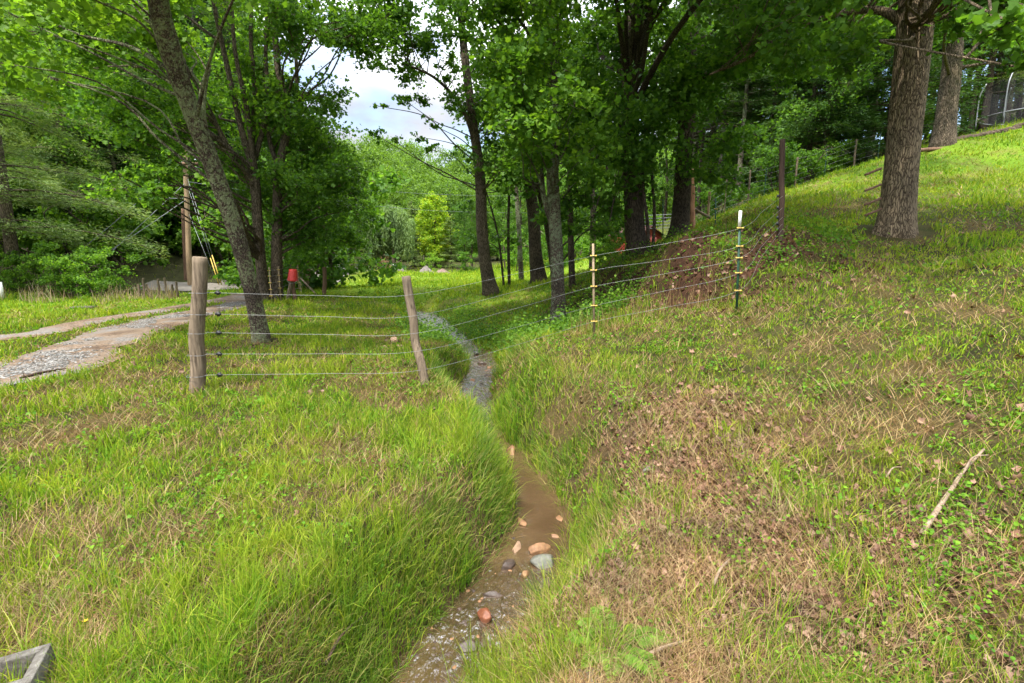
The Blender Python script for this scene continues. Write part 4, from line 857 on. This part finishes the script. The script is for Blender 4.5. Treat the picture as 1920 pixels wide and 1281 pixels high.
def tpost(b, t, m, cap, parent, ys, px, w=.022):
    u = norm((t-b)[None])[0]; b = b-u*.15; mb = MB()
    L_ = np.linalg.norm(t-b); 
    mb.add(*box((b+t)/2, (w*1.5, .006, L_), None)); mb.add(*box((b+t)/2+np.array([0, .014, 0]), (.006, .024, L_)))
    # lean: shear each point towards the real axis
    V = np.concatenate(mb.V); z = (V[:, 2]-b[2])/(t[2]-b[2]); V[:, 0] = V[:, 0]-(b[0]+t[0])/2 + b[0]+(t[0]-b[0])*z; V[:, 1] = V[:, 1]-(b[1]+t[1])/2 + b[1]+(t[1]-b[1])*z
    o = mesh('metal_post', V-np.array(parent.location), [np.concatenate(a) for a in mb.P.values()], m, parent)
    if cap:
        c = MB(); c.add(*box(t+np.array([0, -.006, -.10])-np.array(parent.location), (w*1.5+.006, .014, .21))); c.build('painted_tip', M_wht, o)
    for k, p in enumerate(ys):
        q = p - np.array(parent.location); c = MB(); c.add(*box(q, (.04, .035, .018))); 
        for s in (-1, 1):
            c.add(*tube(np.array([q+[s*.018, -.02, 0], q+[s*.043, -.02, 0]]), [.010, .013], 8)); c.add(*tube(np.array([q+[s*.043, -.02, 0], q+[s*.049, -.02, 0]]), [.017, .006], 8))
        c.build('insulator', M_yel, o)
    return o
def on_line(b, t, py):                 # point on post axis seen at photo row py
    best = None
    for k in np.linspace(0, 1, 400):
        q = b+(t-b)*k; v = q-np.array([0, 0, CZ]); dep = v[1]*math.cos(PITCH)-v[2]*math.sin(PITCH); y = 640.5-F*(v[1]*math.sin(PITCH)+v[2]*math.cos(PITCH))/dep
        if best is None or abs(y-py) < best[0]: best = (abs(y-py), q)
    return best[1]
yl, ym, y1, y2, yd = [549,589,624,665,704], [553,592,624,657,692], [480,507,537,573,603], [428,462,484,512,545], [368,390,408,420,430]
w1 = [on_line(t1b, t1t, v) for v in y1]; w2 = [on_line(t2b, t2t, v) for v in y2]
tag(tpost(t1b, t1t, M_tan, False, fence, w1, 0), 'rusty tan metal post with yellow insulators')
tag(tpost(t2b, t2t, M_grn, True, fence, w2, 0), 'green metal post with white tip and yellow insulators')
dp = tag(post_mesh('wooden_post', d1b, d1t, .046, .044, M_darkpost, fence, 4, .006), 'tall dark square topped end post')
off = np.array(fence.location)
for k in range(5):
    a = on_line(p1b, p1t, yl[k]); b = on_line(p2b, p2t, ym[k]); e = on_line(d1b, d1t, yd[k])
    ins = a + (b-a)*.085*(1+.04*k)
    c = MB(); q = ins-off; c.add(*tube(np.array([q-[.03,0,0], q+[.03,0,0]]), [.014, .014], 8)); c.add(*tube(np.array([q-[.012,0,.026], q+[.012,0,.026]]), .009, 6)); c.add(*tube(np.array([q+[-.016,0,.024], q+[.016,0,-.024]]), .008, 6))
    c.build('strain_insulator', M_blk, fence)
    ring = [a+np.array([math.cos(t)*.103, math.sin(t)*.103, .004*math.sin(3*t)]) for t in np.linspace(0, 6.28, 15)]
    obj_tube('wire', ring, .0028, M_wire, fence, 5, n=2, cap=False)
    sag = lambda p, q_, s: (p+q_)/2 - np.array([0, 0, s])
    o_ = np.array([0, -.055, 0])
    obj_tube('wire', [a+np.array([.1,-.02,0]), ins, sag(ins, b, .015)+o_*.5, b+o_, sag(b, w1[k], .02)+o_*.7, w1[k]+[0,-.03,0], sag(w1[k], w2[k], .02), w2[k]+[0,-.03,0], sag(w2[k], e, .01), e+[0,-.05,0]], .0019, M_wire, fence, 5, n=8)
    dmb = MB(); dmb.add(*box(e+np.array([-.065, -.01, 0])-off, (.03, .03, .05))); dmb.build('insulator', M_blk, dp)
# stake fence up the slope at the wood's edge
fb = on(1327, 18.5); pf = empty('pasture_fence', fb, 'many stranded wire fence climbing along the dark wood above the slope', 'fence')
tops = []; 
for i, (px, Y, h, m, rr0) in enumerate([(1327,18.5,1.0,M_pole,.05),(1358,19,1.15,M_tan,.02),(1402,20,1.25,M_post,.035),(1432,20.6,1.2,M_grn,.018),(1490,21.2,1.25,M_post,.04),(1545,21.8,1.2,M_grn,.018),(1600,22.2,1.2,M_post,.04),(1645,22.2,1.2,M_grn,.018)]):
    b = on(px, Y); t = b+np.array([0, 0, h]); post_mesh('post', b, t, rr0, rr0*.95, m, pf, 60+i, .005, 8); tops.append((b, h))
for k in range(6):
    obj_tube('wire', [b+np.array([0, -.04, h*(.15+.16*k)]) for b, h in tops], .003, M_wire, pf, 4, n=2)
sp = on(1341, 13.6); tp_ = empty('fence_stake', sp, 'thin dark metal stake standing alone at the top of the clay bank', 'fence post'); tpost(sp, at(1342, 372, 13.6), M_grn, False, tp_, [at(1342, v, 13.6) for v in (392, 412)], 0)
sp = on(1243, 17.6); tp_ = empty('fence_stake', sp, 'slim metal stake between the two thick bank trees', 'fence post'); tpost(sp, at(1243, 374, 17.6), M_grn, False, tp_, [], 0)
g = on(1297, 18.0); gpst = empty('gate_post', g, 'peeled orange brown round post beside the metal gate', 'gate post')
post_mesh('post', g, at(1296, 318, 18), .125, .10, mat('peeled_wood', lambda t: bsdf(t, ramp(t, noise(t, 9, 6, .7, None, (1, 1, .25)), [(.35, (.12,.055,.035)), (.5, (.36,.17,.10)), (.7, (.46,.27,.18))]), .85, .2, noise(t, 30, 5), .5, .02)), gpst, 70, .015)
obj_tube('brace', [on(1336, 18.2)+[0,0,.02], at(1303, 393, 18)], .05, M_post, gpst, 8)
gt = on(1250, 24); gate = empty('metal_gate', gt, 'grey tubular metal gate beyond the two thick bank trees', 'gate')
ga, gb = at(1196, 430, 24), at(1289, 426, 24)
for k in range(5): obj_tube('rail', [ga+[0,0,.15*k], gb+[0,0,.15*k]], .014, M_line, gate, 7)
for u in (0, .5, 1): q = ga+(gb-ga)*u; obj_tube('upright', [q-[0,0,.03], q+[0,0,.64]], .016, M_line, gate, 7)
# red sided barn behind the grove
b0 = on(1190, 30); barn = empty('barn', b0, 'small red metal sided barn behind the thick bank tree', 'barn', rz=.5)
mred = mat('red_ribbed_metal', lambda t: bsdf(t, mixc(t, 1.0, (.22,.03,.02), ramp(t, noise(t, 4, 5, .6), [(.3, (.6,.6,.6)), (.7, (1.1,1.1,1.1))]), 'MULTIPLY'), .5, .4))
bw, bd, bh = 1.7, 2.4, .95; w_ = MB(); 
V = np.array([[-bw/2,-bd/2,-.3],[bw/2,-bd/2,-.3],[bw/2,bd/2,-.3],[-bw/2,bd/2,-.3],[-bw/2,-bd/2,bh],[bw/2,-bd/2,bh],[bw/2,bd/2,bh],[-bw/2,bd/2,bh],[0,-bd/2,bh+.42],[0,bd/2,bh+.42]])
w_.add(V, [[[0,1,5,4],[1,2,6,5],[2,3,7,6],[3,0,4,7]], [[4,5,8],[6,7,9]]])
for k in range(18): w_.add(*box((-bw/2+.1+k*bw/18, -bd/2-.012, bh/2-.15), (.035, .022, bh+.25)))
for k in range(22): w_.add(*box((bw/2+.012, -bd/2+.1+k*bd/22, bh/2-.15), (.022, .035, bh+.25)))
w_.build('wall', mred, barn)
for s in (-1, 1): w_ = MB(); w_.add(*box((s*bw/4, 0, bh+.24), (bw/2*1.25, bd+.3, .05), roty(s*.464))); w_.build('roof', mat('barn_roof', lambda t: bsdf(t, (.07,.035,.028), .85, .1)), barn)
# posts, bucket and insulated posts by the maples
q = on(539, 16.6); o = empty('brace_post', q, 'grey wooden post leaning right beneath the red bucket', 'fence post'); post_mesh('post', q, at(547, 517, 16.6), .07, .065, M_post, o, 81, .01, 10)
q = on(552, 16.7); o = empty('brace_post', q, 'reddish wooden post right beside the red bucket', 'fence post'); post_mesh('post', q, at(549, 520, 16.7), .07, .065, M_poleb, o, 82, .01, 10)
q = at(549, 526, 16.55); bk = empty('bucket', q, 'red plastic bucket upturned on the post top', 'bucket')
Mb = roty(.14) @ rotx(.1); Pb = np.array([[0,0,0],[0,0,.02],[0,0,.05],[0,0,.34],[0,0,.36]]) @ Mb.T
V, p = tube(Pb, [.165,.17,.155,.125,.11], 20); mesh('shell', V, p, M_red, bk, smooth=False)
th = np.linspace(0, math.pi, 12); obj_tube('handle', [q + Mb @ np.array([.16*math.cos(t), -.10*math.sin(t)-.05, .05-.12*math.sin(t)]) for t in th], .005, M_wire, bk, 5, n=2)
ef = on(510, 15.6); eln = empty('electric_fence', ef, 'row of thin posts with yellow insulators running from the maples into the meadow', 'fence'); eb = []
for i, (px, Y) in enumerate([(510,15.6),(527,16.1),(562,19),(567,21.5),(572,24),(577,27),(583,31)]):
    b = on(px, Y); t = b+np.array([0, 0, 1.12]); ys = [b+np.array([0, 0, v]) for v in (.25,.45,.65,.85,1.02)]; tpost(b, t, M_tan, False, eln, ys, 0); eb.append(ys)
for k in range(5): obj_tube('wire', [e[k]+np.array([0, -.03, 0]) for e in eb], .004, M_wire, eln, 4, n=2)
q = on(580, 23); o = empty('fence_post', q, 'pinkish round post at the far end of the insulated posts', 'fence post'); post_mesh('post', q, q+[0,0,.95], .12, .11, M_pole, o, 83, .01, 10)
q = on(609, 18.4); o = empty('fence_post', q, 'dark brown round post standing alone in the meadow edge', 'fence post'); post_mesh('post', q, at(608, 501, 18.4), .075, .07, M_poleb, o, 84, .01, 12)
q = on(598, 18.2); o = empty('brace_pole', q, 'thin grey pole slanting down to the dark brown meadow post', 'pole'); obj_tube('pole', [q, at(563, 521, 18.8)], .03, M_stick, o, 8)
# old stakes in the rough strip
for i, px in enumerate((263,271,281,299,313,322,333)):
    q = on(px, 18.6+.1*i); o = empty('old_stake', q, ['broken grey stake, leftmost of the old row by the shrubs','old stake second from the left of the weathered row','thin old stake third in the weathered row','thick old stake in the middle of the weathered row','short old stake fifth in the weathered row','leaning old stake sixth in the weathered row','old stake at the right end of the weathered row'][i], 'stake', 'old stakes beyond the driveway')
    r = np.random.default_rng(700+i); post_mesh('post', q, q+[r.normal()*.07, 0, r.uniform(.45, .75)], .05, .035, M_post, o, 85+i, .01, 8)
# ------------------------------------------------------------------ utility poles
YP = 25.5
q = on(349, YP); up1 = empty('utility_pole', q, 'short red brown pole left of the tall tan utility pole', 'pole'); post_mesh('pole', q, at(343, 392, YP), .10, .08, M_poleb, up1, 91, .01, 12)
q = on(358, YP-1); up2 = empty('utility_pole', q, 'tall tan utility pole with yellow guarded guy wires', 'pole'); top = at(346, 276, YP-1)
post_mesh('pole', q, top, .125, .095, M_pole, up2, 92, .012, 14)
uo = np.array(up2.location); mb = MB(); mb.add(*box(at(346, 307, YP-1.2)-uo, (1.2, .09, .11))); ca = mb.build('crossarm', M_poleb, up2)
for dx in (-.5, 0, .5): mesh('insulator', *tube(np.array([[0,0,.05],[0,0,.10],[0,0,.16],[0,0,.2]])+at(346, 307, YP-1.2)-uo+[dx,0,0], [.03,.05,.05,.02], 8), M_steel, ca)
anc = on(418, 23.5)
for (a, Ya), (b) in ((((350, 330), YP-1), (416, 534)), (((352, 350), YP-1), (411, 534)), (((354, 400), YP-1), (406, 530))):
    A0 = at(*a, Ya); B0 = at(*b, 23.5); o = obj_tube('guy_wire', [A0, B0], .007, M_steel, up2, 5)
    if b[0] > 408: gmb = tube(np.array([B0+(A0-B0)*.0, B0+(A0-B0)*.27])+np.array([0,-.02,0])-uo, .022, 8); mesh('guard', *gmb, M_yel, o)
def line(lab, pts, rad=.012): o = empty('power_line', pts[0], lab, 'power line'); obj_tube('wire', pts, rad, M_line, o, 5, n=8); return o
line('dark overhead line crossing the left edge of the woods', [at(-260, 352, 25), at(0, 361, 25), at(180, 372, 25), at(345, 372, 24.6)])
line('overhead line running right from the tall tan pole over the meadow', [at(346, 310, 24.4), at(560, 345, 38), at(700, 357, 46), at(860, 366, 56), at(1100, 370, 70)], .014)
line('lower overhead line running right beneath the other one', [at(346, 340, 24.4), at(560, 372, 38), at(700, 386, 46), at(860, 397, 56), at(1100, 400, 70)], .014)
line('upper pale line slanting down left from the tall pole', [at(345, 300, 24.4), at(232, 402, 23), at(150, 470, 22)], .014)
line('middle pale line slanting down left from the tall pole', [at(346, 345, 24.4), at(244, 440, 23), at(190, 490, 22)], .014)
line('lowest pale line slanting down left from the tall pole', [at(348, 375, 24.4), at(250, 442, 23), at(150, 505, 22)], .014)
# ------------------------------------------------------------------ meadow odds and ends
def mound(name, px, Y, w, d, h, m, lab, cat, seed):
    r = np.random.default_rng(seed); nu, nv = 40, 14; a = np.linspace(0, 2*np.pi, nu, endpoint=False); t = np.linspace(0, 1, nv)
    X = np.outer(t, np.cos(a))*w/2; Y_ = np.outer(t, np.sin(a))*d/2
    Z = h*(1-t[:, None]**2)**1.2*(.65+.7*fbm(X*2.2+seed, Y_*2.2, seed)) + .05*h*r.normal(size=X.shape)*(t[:, None] < 1) - .04
    V = np.stack([X, Y_, Z], -1).reshape(-1, 3); i = np.arange(nu*nv).reshape(nv, nu); j = np.roll(i, -1, 1)
    q = on(px, Y); o = mesh(name, V, [np.stack([i[:-1], i[1:], j[1:], j[:-1]], -1).reshape(-1, 4)], m, loc=q, smooth=False); tag(o, lab, cat); return o
mdirt = mat('pale_spoil', lambda t: bsdf(t, ramp(t, noise(t, 4, 8, .75), [(.3, (.11,.075,.06)), (.7, (.25,.18,.15))]), .95, .1, noise(t, 14, 8, .8), .8, .08))
mgst = mat('grey_rubble', lambda t: bsdf(t, ramp(t, noise(t, 5, 8, .75), [(.3, (.07,.06,.05)), (.7, (.24,.215,.19))]), .9, .2, noise(t, 9, 8, .8), .9, .1))
mound('dirt_pile', 830, 43, 1.7, 1.6, .46, mdirt, 'smooth pale pinkish heap of dirt at the meadow edge', 'dirt pile', 1)
mound('rubble_pile', 799, 43.5, 1.6, 1.4, .62, mgst, 'rough grey brown heap left of the smooth pale one', 'rubble pile', 2)
mound('rubble_pile', 752, 43, 1.1, .8, .5, mgst, 'low grey rubble right of the reddish dry bush', 'rubble pile', 3)
mound('rubble_pile', 428, 25.5, .95, .7, .30, mgst, 'small pile of pale stones where the yellow guy guards meet the ground', 'rubble pile', 4)
q = on(738, 44); o = empty('field_sign', q, 'small white board on a thin stake behind the reddish dry bush', 'sign'); obj_tube('stake', [q, q+[0,0,.6]], .02, M_post, o, 6); c = MB(); c.add(*box((0, -.04, .58), (.42, .02, .16))); c.build('board', M_wht, o)
q = on(157, 15.2); o = MB(); o.add(*box((0, 0, .03), (.55, .35, .05), rotz(.2))); tag(o.build('flat_stone', mgst), 'flat pale stone in the grass beyond the driveway', 'stone').location = q
q = on(6, 17.6); o = empty('marker_post', q, 'short white post at the left edge of the grass strip', 'marker post'); obj_tube('post', [q, q+[0,0,.62]], .05, M_wht, o, 9)
# trampoline with net enclosure on the upper terrace
tc_ = np.array([22.6, 23.6, 0.]); tc_[2] = float(G(tc_[0], tc_[1])); tr = empty('net_enclosure', tc_, 'round dark netting enclosure on curved pale poles at the top of the slope', 'trampoline net'); Rr = 1.75
zb = at(1850, 232, 23)[2] - tc_[2] + .15; zb = .16
an = np.linspace(0, 2*np.pi, 41); ringp = np.array([[Rr*math.cos(t), Rr*math.sin(t), zb] for t in an])
mesh('frame', *tube(ringp, .035, 7, cap=False), M_steel, tr)
NV = []; 
for j, zz in enumerate(np.linspace(zb, zb+1.45, 9)):
    for t in an[:-1]: NV.append([Rr*.96*math.cos(t), Rr*.96*math.sin(t), zz - (.16*j/8)*abs(math.sin(3*t))])
i = np.arange(9*40).reshape(9, 40); k = np.roll(i, -1, 1); mesh('net', NV, [np.stack([i[:-1], k[:-1], k[1:], i[1:]], -1).reshape(-1, 4)], M_net, tr, smooth=True)
for t in np.arange(6)*math.pi/3+.3:
    c, s = math.cos(t), math.sin(t); P = catmull([[Rr*c*1.04, Rr*s*1.04, -.15], [Rr*c*1.05, Rr*s*1.05, zb+.6], [Rr*c*1.04, Rr*s*1.04, zb+1.15], [Rr*c*.95, Rr*s*.95, zb+1.6]], 5)
    mesh('leg', *tube(P, .028, 7), M_steel, tr)
ew = MB(); Q = [on(px, Y) for px, Y in ((1786,19.3),(1815,19.5),(1850,19.8),(1885,20),(1920,20.2),(1960,20.3),(2040,20.5))]
Qc = catmull(Q, 7); r = np.random.default_rng(9)
V, p = tube(Qc+np.array([0, 0, .0]), .12, 8, rough=.2, seed=4); ew.add(V, p)
for k, q in enumerate(Qc): V, p = rock(q+[r.normal()*.03, r.normal()*.04, .05], (r.uniform(.16,.26), .13, r.uniform(.08,.15)), 500+k, rotz(.4)); ew.add(V, p)
tag(ew.build('retaining_edge', mat('edge_stone', lambda t: bsdf(t, ramp(t, noise(t, 5, 8, .8), [(.3, (.03,.022,.015)), (.7, (.16,.12,.085))]), .95, .1, noise(t, 9, 8, .8), .9, .1))), 'low dark edging of stones below the trampoline terrace', 'edging')
q = on(1738, 17.6); o = tag(mesh('log', *tube(catmull([q+[-.7,0,.02], q+[0,0,.10], q+[.6,0,.12]], 5), .06, 8, rough=.05), M_poleb), 'reddish log lying left of the rough barked trunk', 'log')
# ------------------------------------------------------------------ near things: block, sticks, stones, plants
mcon = mat('cast_concrete', lambda t: bsdf(t, ramp(t, noise(t, 22, 8, .75), [(.3, (.06,.05,.038)), (.55, (.19,.175,.15)), (.75, (.36,.34,.30))]), .9, .2, noise(t, 90, 6, .8), 1, .015))
bl = MB(); Ws, Hh = .035, .19
bx0 = [((0, .0775, 0), (.40, Ws, Hh)), ((0, -.0775, 0), (.40, Ws, Hh)), ((.1825, 0, 0), (Ws, .12, Hh)), ((-.1825, 0, 0), (Ws, .12, Hh)), ((0, 0, 0), (.03, .12, Hh))]
for c, s in bx0: bl.add(*box(c, s))
o = bl.build('concrete_block', mcon); bv = o.modifiers.new('bevel', 'BEVEL'); bv.width = .004; bv.segments = 2
o.location = (-1.89, 1.56, float(G(-1.89, 1.56))+.035); o.rotation_euler = (R(3), R(-4), R(24))
fl = MB(); [fl.add(*box((c_, 0, -.035), (.165, .119, .10))) for c_ in (-.09, .09)]; fo_ = fl.build('fill', mat('block_fill', lambda t: bsdf(t, ramp(t, noise(t, 60, 8, .8), [(.3, (.05,.03,.015)), (.7, (.24,.16,.08))]), .95, .1, noise(t, 70, 8, .8), 1, .02)), o)
tag(o, 'grey hollow concrete block half buried in straw at the bottom left corner', 'concrete block')
def stick(lab, pts, r0, m, fork=None, dz=.03):
    P = [hit(a, b, dz + .02*math.sin(i*2)) for i, (a, b) in enumerate(pts)]; mb = MB(); Pc = catmull(P, 7); mb.add(*tube(Pc, np.linspace(r0, r0*.55, len(Pc)), 8, rough=.12, seed=len(pts)))
    if fork: F_ = [P[fork[0]]]+[hit(a, b, dz+.03) for a, b in fork[1]]; Fc = catmull(F_, 6); mb.add(*tube(Fc, np.linspace(r0*.6, r0*.2, len(Fc)), 6, rough=.1))
    return tag(mb.build('fallen_branch', m, smooth=True), lab, 'branch')
stick('pale forked dead branch lying on the right hand slope', [(1726,1015),(1760,965),(1785,920),(1808,888),(1842,858)], .013, M_stick, (3, [(1822,878),(1850,872)]))
stick('short pale dead stick poking up in the lower right', [(1336,1118),(1350,1090),(1368,1062)], .008, M_stick, dz=.05)
stick('grey mossy stick near the bottom edge right of the fern', [(1180,1262),(1235,1238),(1290,1208)], .010, M_stick, dz=.03)
stick('dark bent stick in the long grass left of the creek mouth', [(612,1285),(645,1235),(690,1180)], .009, M_darkpost, dz=.10)
stick('thin dark stick across the gravel at the left edge', [(38,712),(80,704),(128,692)], .02, M_darkpost, dz=.02)
stick('pale thin dead stick on the right bank above the creek bend', [(1660,905),(1672,893),(1690,880)], .006, M_stick, dz=.03)
rc = {}
def rockmat(n, a, b, rough=.35): rc[n] = mat(n, lambda t: bsdf(t, ramp(t, noise(t, 16, 8, .75), [(.3, a), (.7, b)]), rough+.2, .4, noise(t, 40, 6, .75), .7, .01)); return rc[n]
ro = rockmat('orange_stone', (.09,.045,.02), (.30,.16,.075)); rp_ = rockmat('pinkish_stone', (.20,.12,.07), (.42,.28,.18)); rgy = rockmat('grey_stone', (.04,.042,.03), (.16,.155,.125)); rdk = rockmat('dark_wet_stone', (.02,.016,.012), (.09,.06,.045), .15); rrd = rockmat('red_brown_stone', (.07,.02,.01), (.20,.07,.03), .2)
def stone(px, py, w, asp, m, lab, zt=.02, seed=0, wl=True, rz=None):
    p = atz(px, py, -.55 if py > 800 else -.6) if wl else hit(px, py); dep = np.linalg.norm(p-[0, 0, CZ]); s = w/F*dep/2*1.12
    r = np.random.default_rng(seed+int(px)); M = rotz(r.uniform(0, 3) if rz is None else rz)
    V, q = rock((0, 0, 0), (s*1.05, s*asp, s*.6), seed+int(px), M, 26, 15); o = mesh('stone', V, q, m, smooth=True); o.location = (p[0], p[1], p[2]+zt-(s*.36))
    return tag(o, lab, 'stone', 'stones in the creek bed' if wl else 'stones on the banks')
stone(977,982,24,.8,ro,'small orange stone by the left bank in the muddy pool',.03)
stone(968,1028,34,.45,rp_,'tall pinkish stone left of the grey boulder in the creek',.03,rz=1.2)
stone(1012,1034,46,.42,ro,'long orange stone just above the grey boulder in the creek',.04,rz=.3)
stone(1022,1058,50,.7,rgy,'grey green boulder in the middle of the creek',.035)
stone(955,1062,30,.7,rdk,'dark wet stone in the riffle left of the grey boulder',.03)
stone(985,1078,22,.7,ro,'small orange stone under the riffle below the grey boulder',.02)
stone(908,1160,34,.8,rrd,'red brown stone sticking out of the lower riffle',.04)
stone(1024,1100,36,.6,rdk,'black wet stone against the leaf covered right bank',.05)
stone(1040,1005,30,.6,ro,'orange stone barely breaking the pool near the right bank',.008)
stone(1050,972,26,.6,ro,'upper orange stone under the right bank grass',.006)
stone(925,1115,40,.6,rdk,'flat dark stone in the shallow water above the red brown one',.02)
stone(880,1215,44,.6,rdk,'dark stone at the foot of the creek below the red brown one',.02)
stone(958,848,40,.5,ro,'orange brown stone at the head of the muddy pool',.04)
stone(928,840,26,.6,rdk,'dark stone on the left at the head of the pool',.04)
for i, (px, py, w, m) in enumerate([(886,714,22,ro),(912,705,18,rdk),(897,735,24,rdk),(872,758,24,rdk),(905,682,20,rdk),(893,662,16,rgy),(918,690,14,ro),(890,770,22,rgy),(868,742,14,ro),(903,722,12,rdk)]):
    stone(px, py, w, .55, m, ['orange flat stone midway up the stony reach','dark stone right of the orange flat one upstream','long dark stone spanning the stony reach','dark stone at the left foot of the stony reach','dark stone near the top of the stony reach','grey stone at the top of the stony reach','little orange stone on the right of the stony reach','grey stone lowest in the stony reach','little orange stone on the left of the stony reach','smallest dark stone in the stony reach'][i], .03)
stone(1112,1272,64,.7,rgy,'pale grey stone at the bottom edge below the fern',.03,wl=False)
for i, (px, py, w) in enumerate([(738,640,26),(752,652,18),(722,655,14),(705,628,16)]): stone(px, py, w, .7, rp_, ['largest brown clod on the flat beyond the leaning post','brown clod just right of the largest one','small brown clod in front of the largest one','brown clod furthest left behind the leaning post'][i], .05, wl=False)
stone(1216,882,22,.6,rgy,'whitish stone on the right bank above the litter',.02,wl=False)
stone(460,1092,34,.9,ro,'orange clod showing through the grass lower left',.03,wl=False)
# fern
def fern(px, py, L0, n, lab, seed):
    q = hit(px, py); r = np.random.default_rng(seed); root = empty('fern', q, lab, 'fern')
    for k in range(n):
        a = k*2*math.pi/n + r.normal()*.2; L_ = L0*r.uniform(.7, 1.1); t = np.linspace(0, 1, 26); d = np.array([math.cos(a), math.sin(a), 0]); s = np.array([-d[1], d[0], 0])
        C = d*(L_*t*.85)[:, None] + np.array([0, 0, 1.])*(L_*(.75*t-.62*t**2.3))[:, None]; mb = MB(); mb.add(*tube(C, np.linspace(.003, .001, 26), 4))
        P = np.repeat(C[3:], 2, 0); sg = np.tile([1, -1], 23)[:, None]; ln = np.repeat(L_*.24*np.sin(np.pi*(t[3:]*.85+.12))**.9, 2)
        V, p = slivers(P, s*sg + d*.35 + np.array([0, 0, .05]), ln, .008, r, .2); mb.add(V, p); mb.build('frond', GREENS['bright'], root)
fern(1150, 1222, .26, 8, 'light green fern growing from the leaf litter by the creek', 1)
def clump(px, py, n, h, wd, m, lab, seed, lean=.35):
    q = hit(px, py); r = np.random.default_rng(seed); P = r.normal(size=(n, 3))*[.035, .035, 0]
    V, p = blades(P-[0, 0, .01], h*r.uniform(.6, 1.1, n), wd, r.uniform(0, 6.28, n), np.abs(r.normal(lean, .2, n)), r, 5, .9)
    o = mesh('grass_clump', V, p, m); o.location = q; return tag(o, lab, 'grass clump')
clump(1525, 960, 26, .20, .009, GR['bank'], 'broad bladed green clump in the middle of the right slope', 1)
clump(1430, 690, 22, .22, .012, GR['bank'], 'upright green clump beside the bare reddish patch', 2)
clump(1245, 850, 26, .20, .009, GR['bank'], 'dark green clump on the right bank above the pool', 3, .2)
clump(990, 1140, 9, .26, .011, GR['bank'], 'few tall single blades standing at the water beside the litter', 4, .15)
def flower(px, py, h, lab, seed):
    q = hit(px, py); root = empty('buttercup', q, lab, 'flower'); obj_tube('stem', [q, q+[.005, 0, h*.5], q+[0, 0, h]], .0012, GR['bank'], root, 4)
    P = []; 
    for k in range(5): a = k*1.257; P += [[0,0,h],[.006*math.cos(a-.5),.006*math.sin(a-.5),h+.002],[.012*math.cos(a),.012*math.sin(a),h+.004],[.006*math.cos(a+.5),.006*math.sin(a+.5),h+.002]]
    mesh('petals', P, [[[4*k, 4*k+1, 4*k+2, 4*k+3] for k in range(5)]], mat('petal_yellow', lambda t: bsdf(t, (.80,.50,.01), .4, .4)), root)
flower(164, 1190, .06, 'single yellow buttercup right of the concrete block', 1)

r = np.random.default_rng(431); k = r.integers(0, len(CRf)-1, 3000); C_ = CRf[k]; W_ = CRWf[k]; yy = C_[:, 1]
kr = r.random(3000) < .38* np.maximum(np.maximum(np.exp(-((yy-2.7)/.5)**2), .75*sstep(5.9, 6.6, yy)), .04)*(yy < 14); C_, W_ = C_[kr], W_[kr]; n = len(C_); Nk = Nn[k[kr]] if len(Nn) == len(CRf) else np.tile([1, 0], (n, 1))
XY = C_[:, :2] + Nk*(r.uniform(-1, 1, n)*(W_+.04))[:, None] + r.normal(size=(n, 2))*.02; base_ = [rock((0,0,0), (1,.8,.55), q)[0] for q in range(12)]; Fq = rock((0,0,0), (1,1,1), 0)[1]; mb = [MB() for _ in range(3)]
for i in range(n):
    M = rotz(r.uniform(0, 6.28)); sz = r.uniform(.006, .026)*(1+.06*max(0, C_[i, 1]-5)); mb[int(r.choice(3, p=[.72,.13,.15]))].add(base_[i % 12]@M.T*sz + [XY[i, 0], XY[i, 1], C_[i, 2]-sz*.3+r.uniform(-.008, .002)], Fq)
for q, (m, lab) in enumerate(((rdk, 'small dark wet pebbles littering the creek riffles'), (rgy, 'small grey pebbles littering the creek riffles'), (ro, 'small orange pebbles littering the creek riffles'))):
    tag(mb[q].build('pebbles', m, smooth=True), lab, 'pebbles', kind='stuff')

r = np.random.default_rng(441); n = 900; u = r.random(n) < .4
X = np.where(u, r.uniform(1.0, 3.6, n), r.uniform(-6, 6, n)); Y = np.where(u, r.uniform(7.6, 9.6, n), r.uniform(1.8, 9, n)); dd, _, rd_ = free(X, Y); ok = (dd > .05) & (rd_ > .1); X, Y = X[ok], Y[ok]; n = len(X)
V, pol = blades(np.stack([X, Y, G(X, Y)-.01], 1), r.uniform(.14, .34, n)*np.where((Y > 7.5) & (X > .9), 1.7, 1), np.clip(.0022*np.hypot(X, Y)/2.2, .0022, .008), r.uniform(0, 6.28, n), np.abs(r.normal(.3, .25, n)), r, 4, 1.0)
tag(mesh('dry_stalks', V, pol, GR['straw']), 'scattered pale dry grass stalks standing above the lawn', 'dry stalks', kind='stuff')

r = np.random.default_rng(451); n = 1500; px = r.uniform(-80, 330, n); Y = r.uniform(17.2, 19.0, n); X = (px-960)/F*Y; c_ = fbm(X*1.2, Y*.8, 7) > .5; X, Y = X[c_], Y[c_]; n = len(X)
V, pol = blades(np.stack([X, Y, G(X, Y)-.02], 1), r.uniform(.2, .8, n)**1.2, r.uniform(.010, .022, n), r.uniform(0, 6.28, n), np.abs(r.normal(.35, .3, n)), r, 4, 1.2)
tag(mesh('dry_weeds', V, pol, leafmat('dead_stalk', [(.16,.09,.06), (.30,.20,.14), (.42,.31,.23), (.12,.20,.04)], .15)), 'pinkish brown dead weeds standing in the unmown strip', 'dry weeds', kind='stuff')
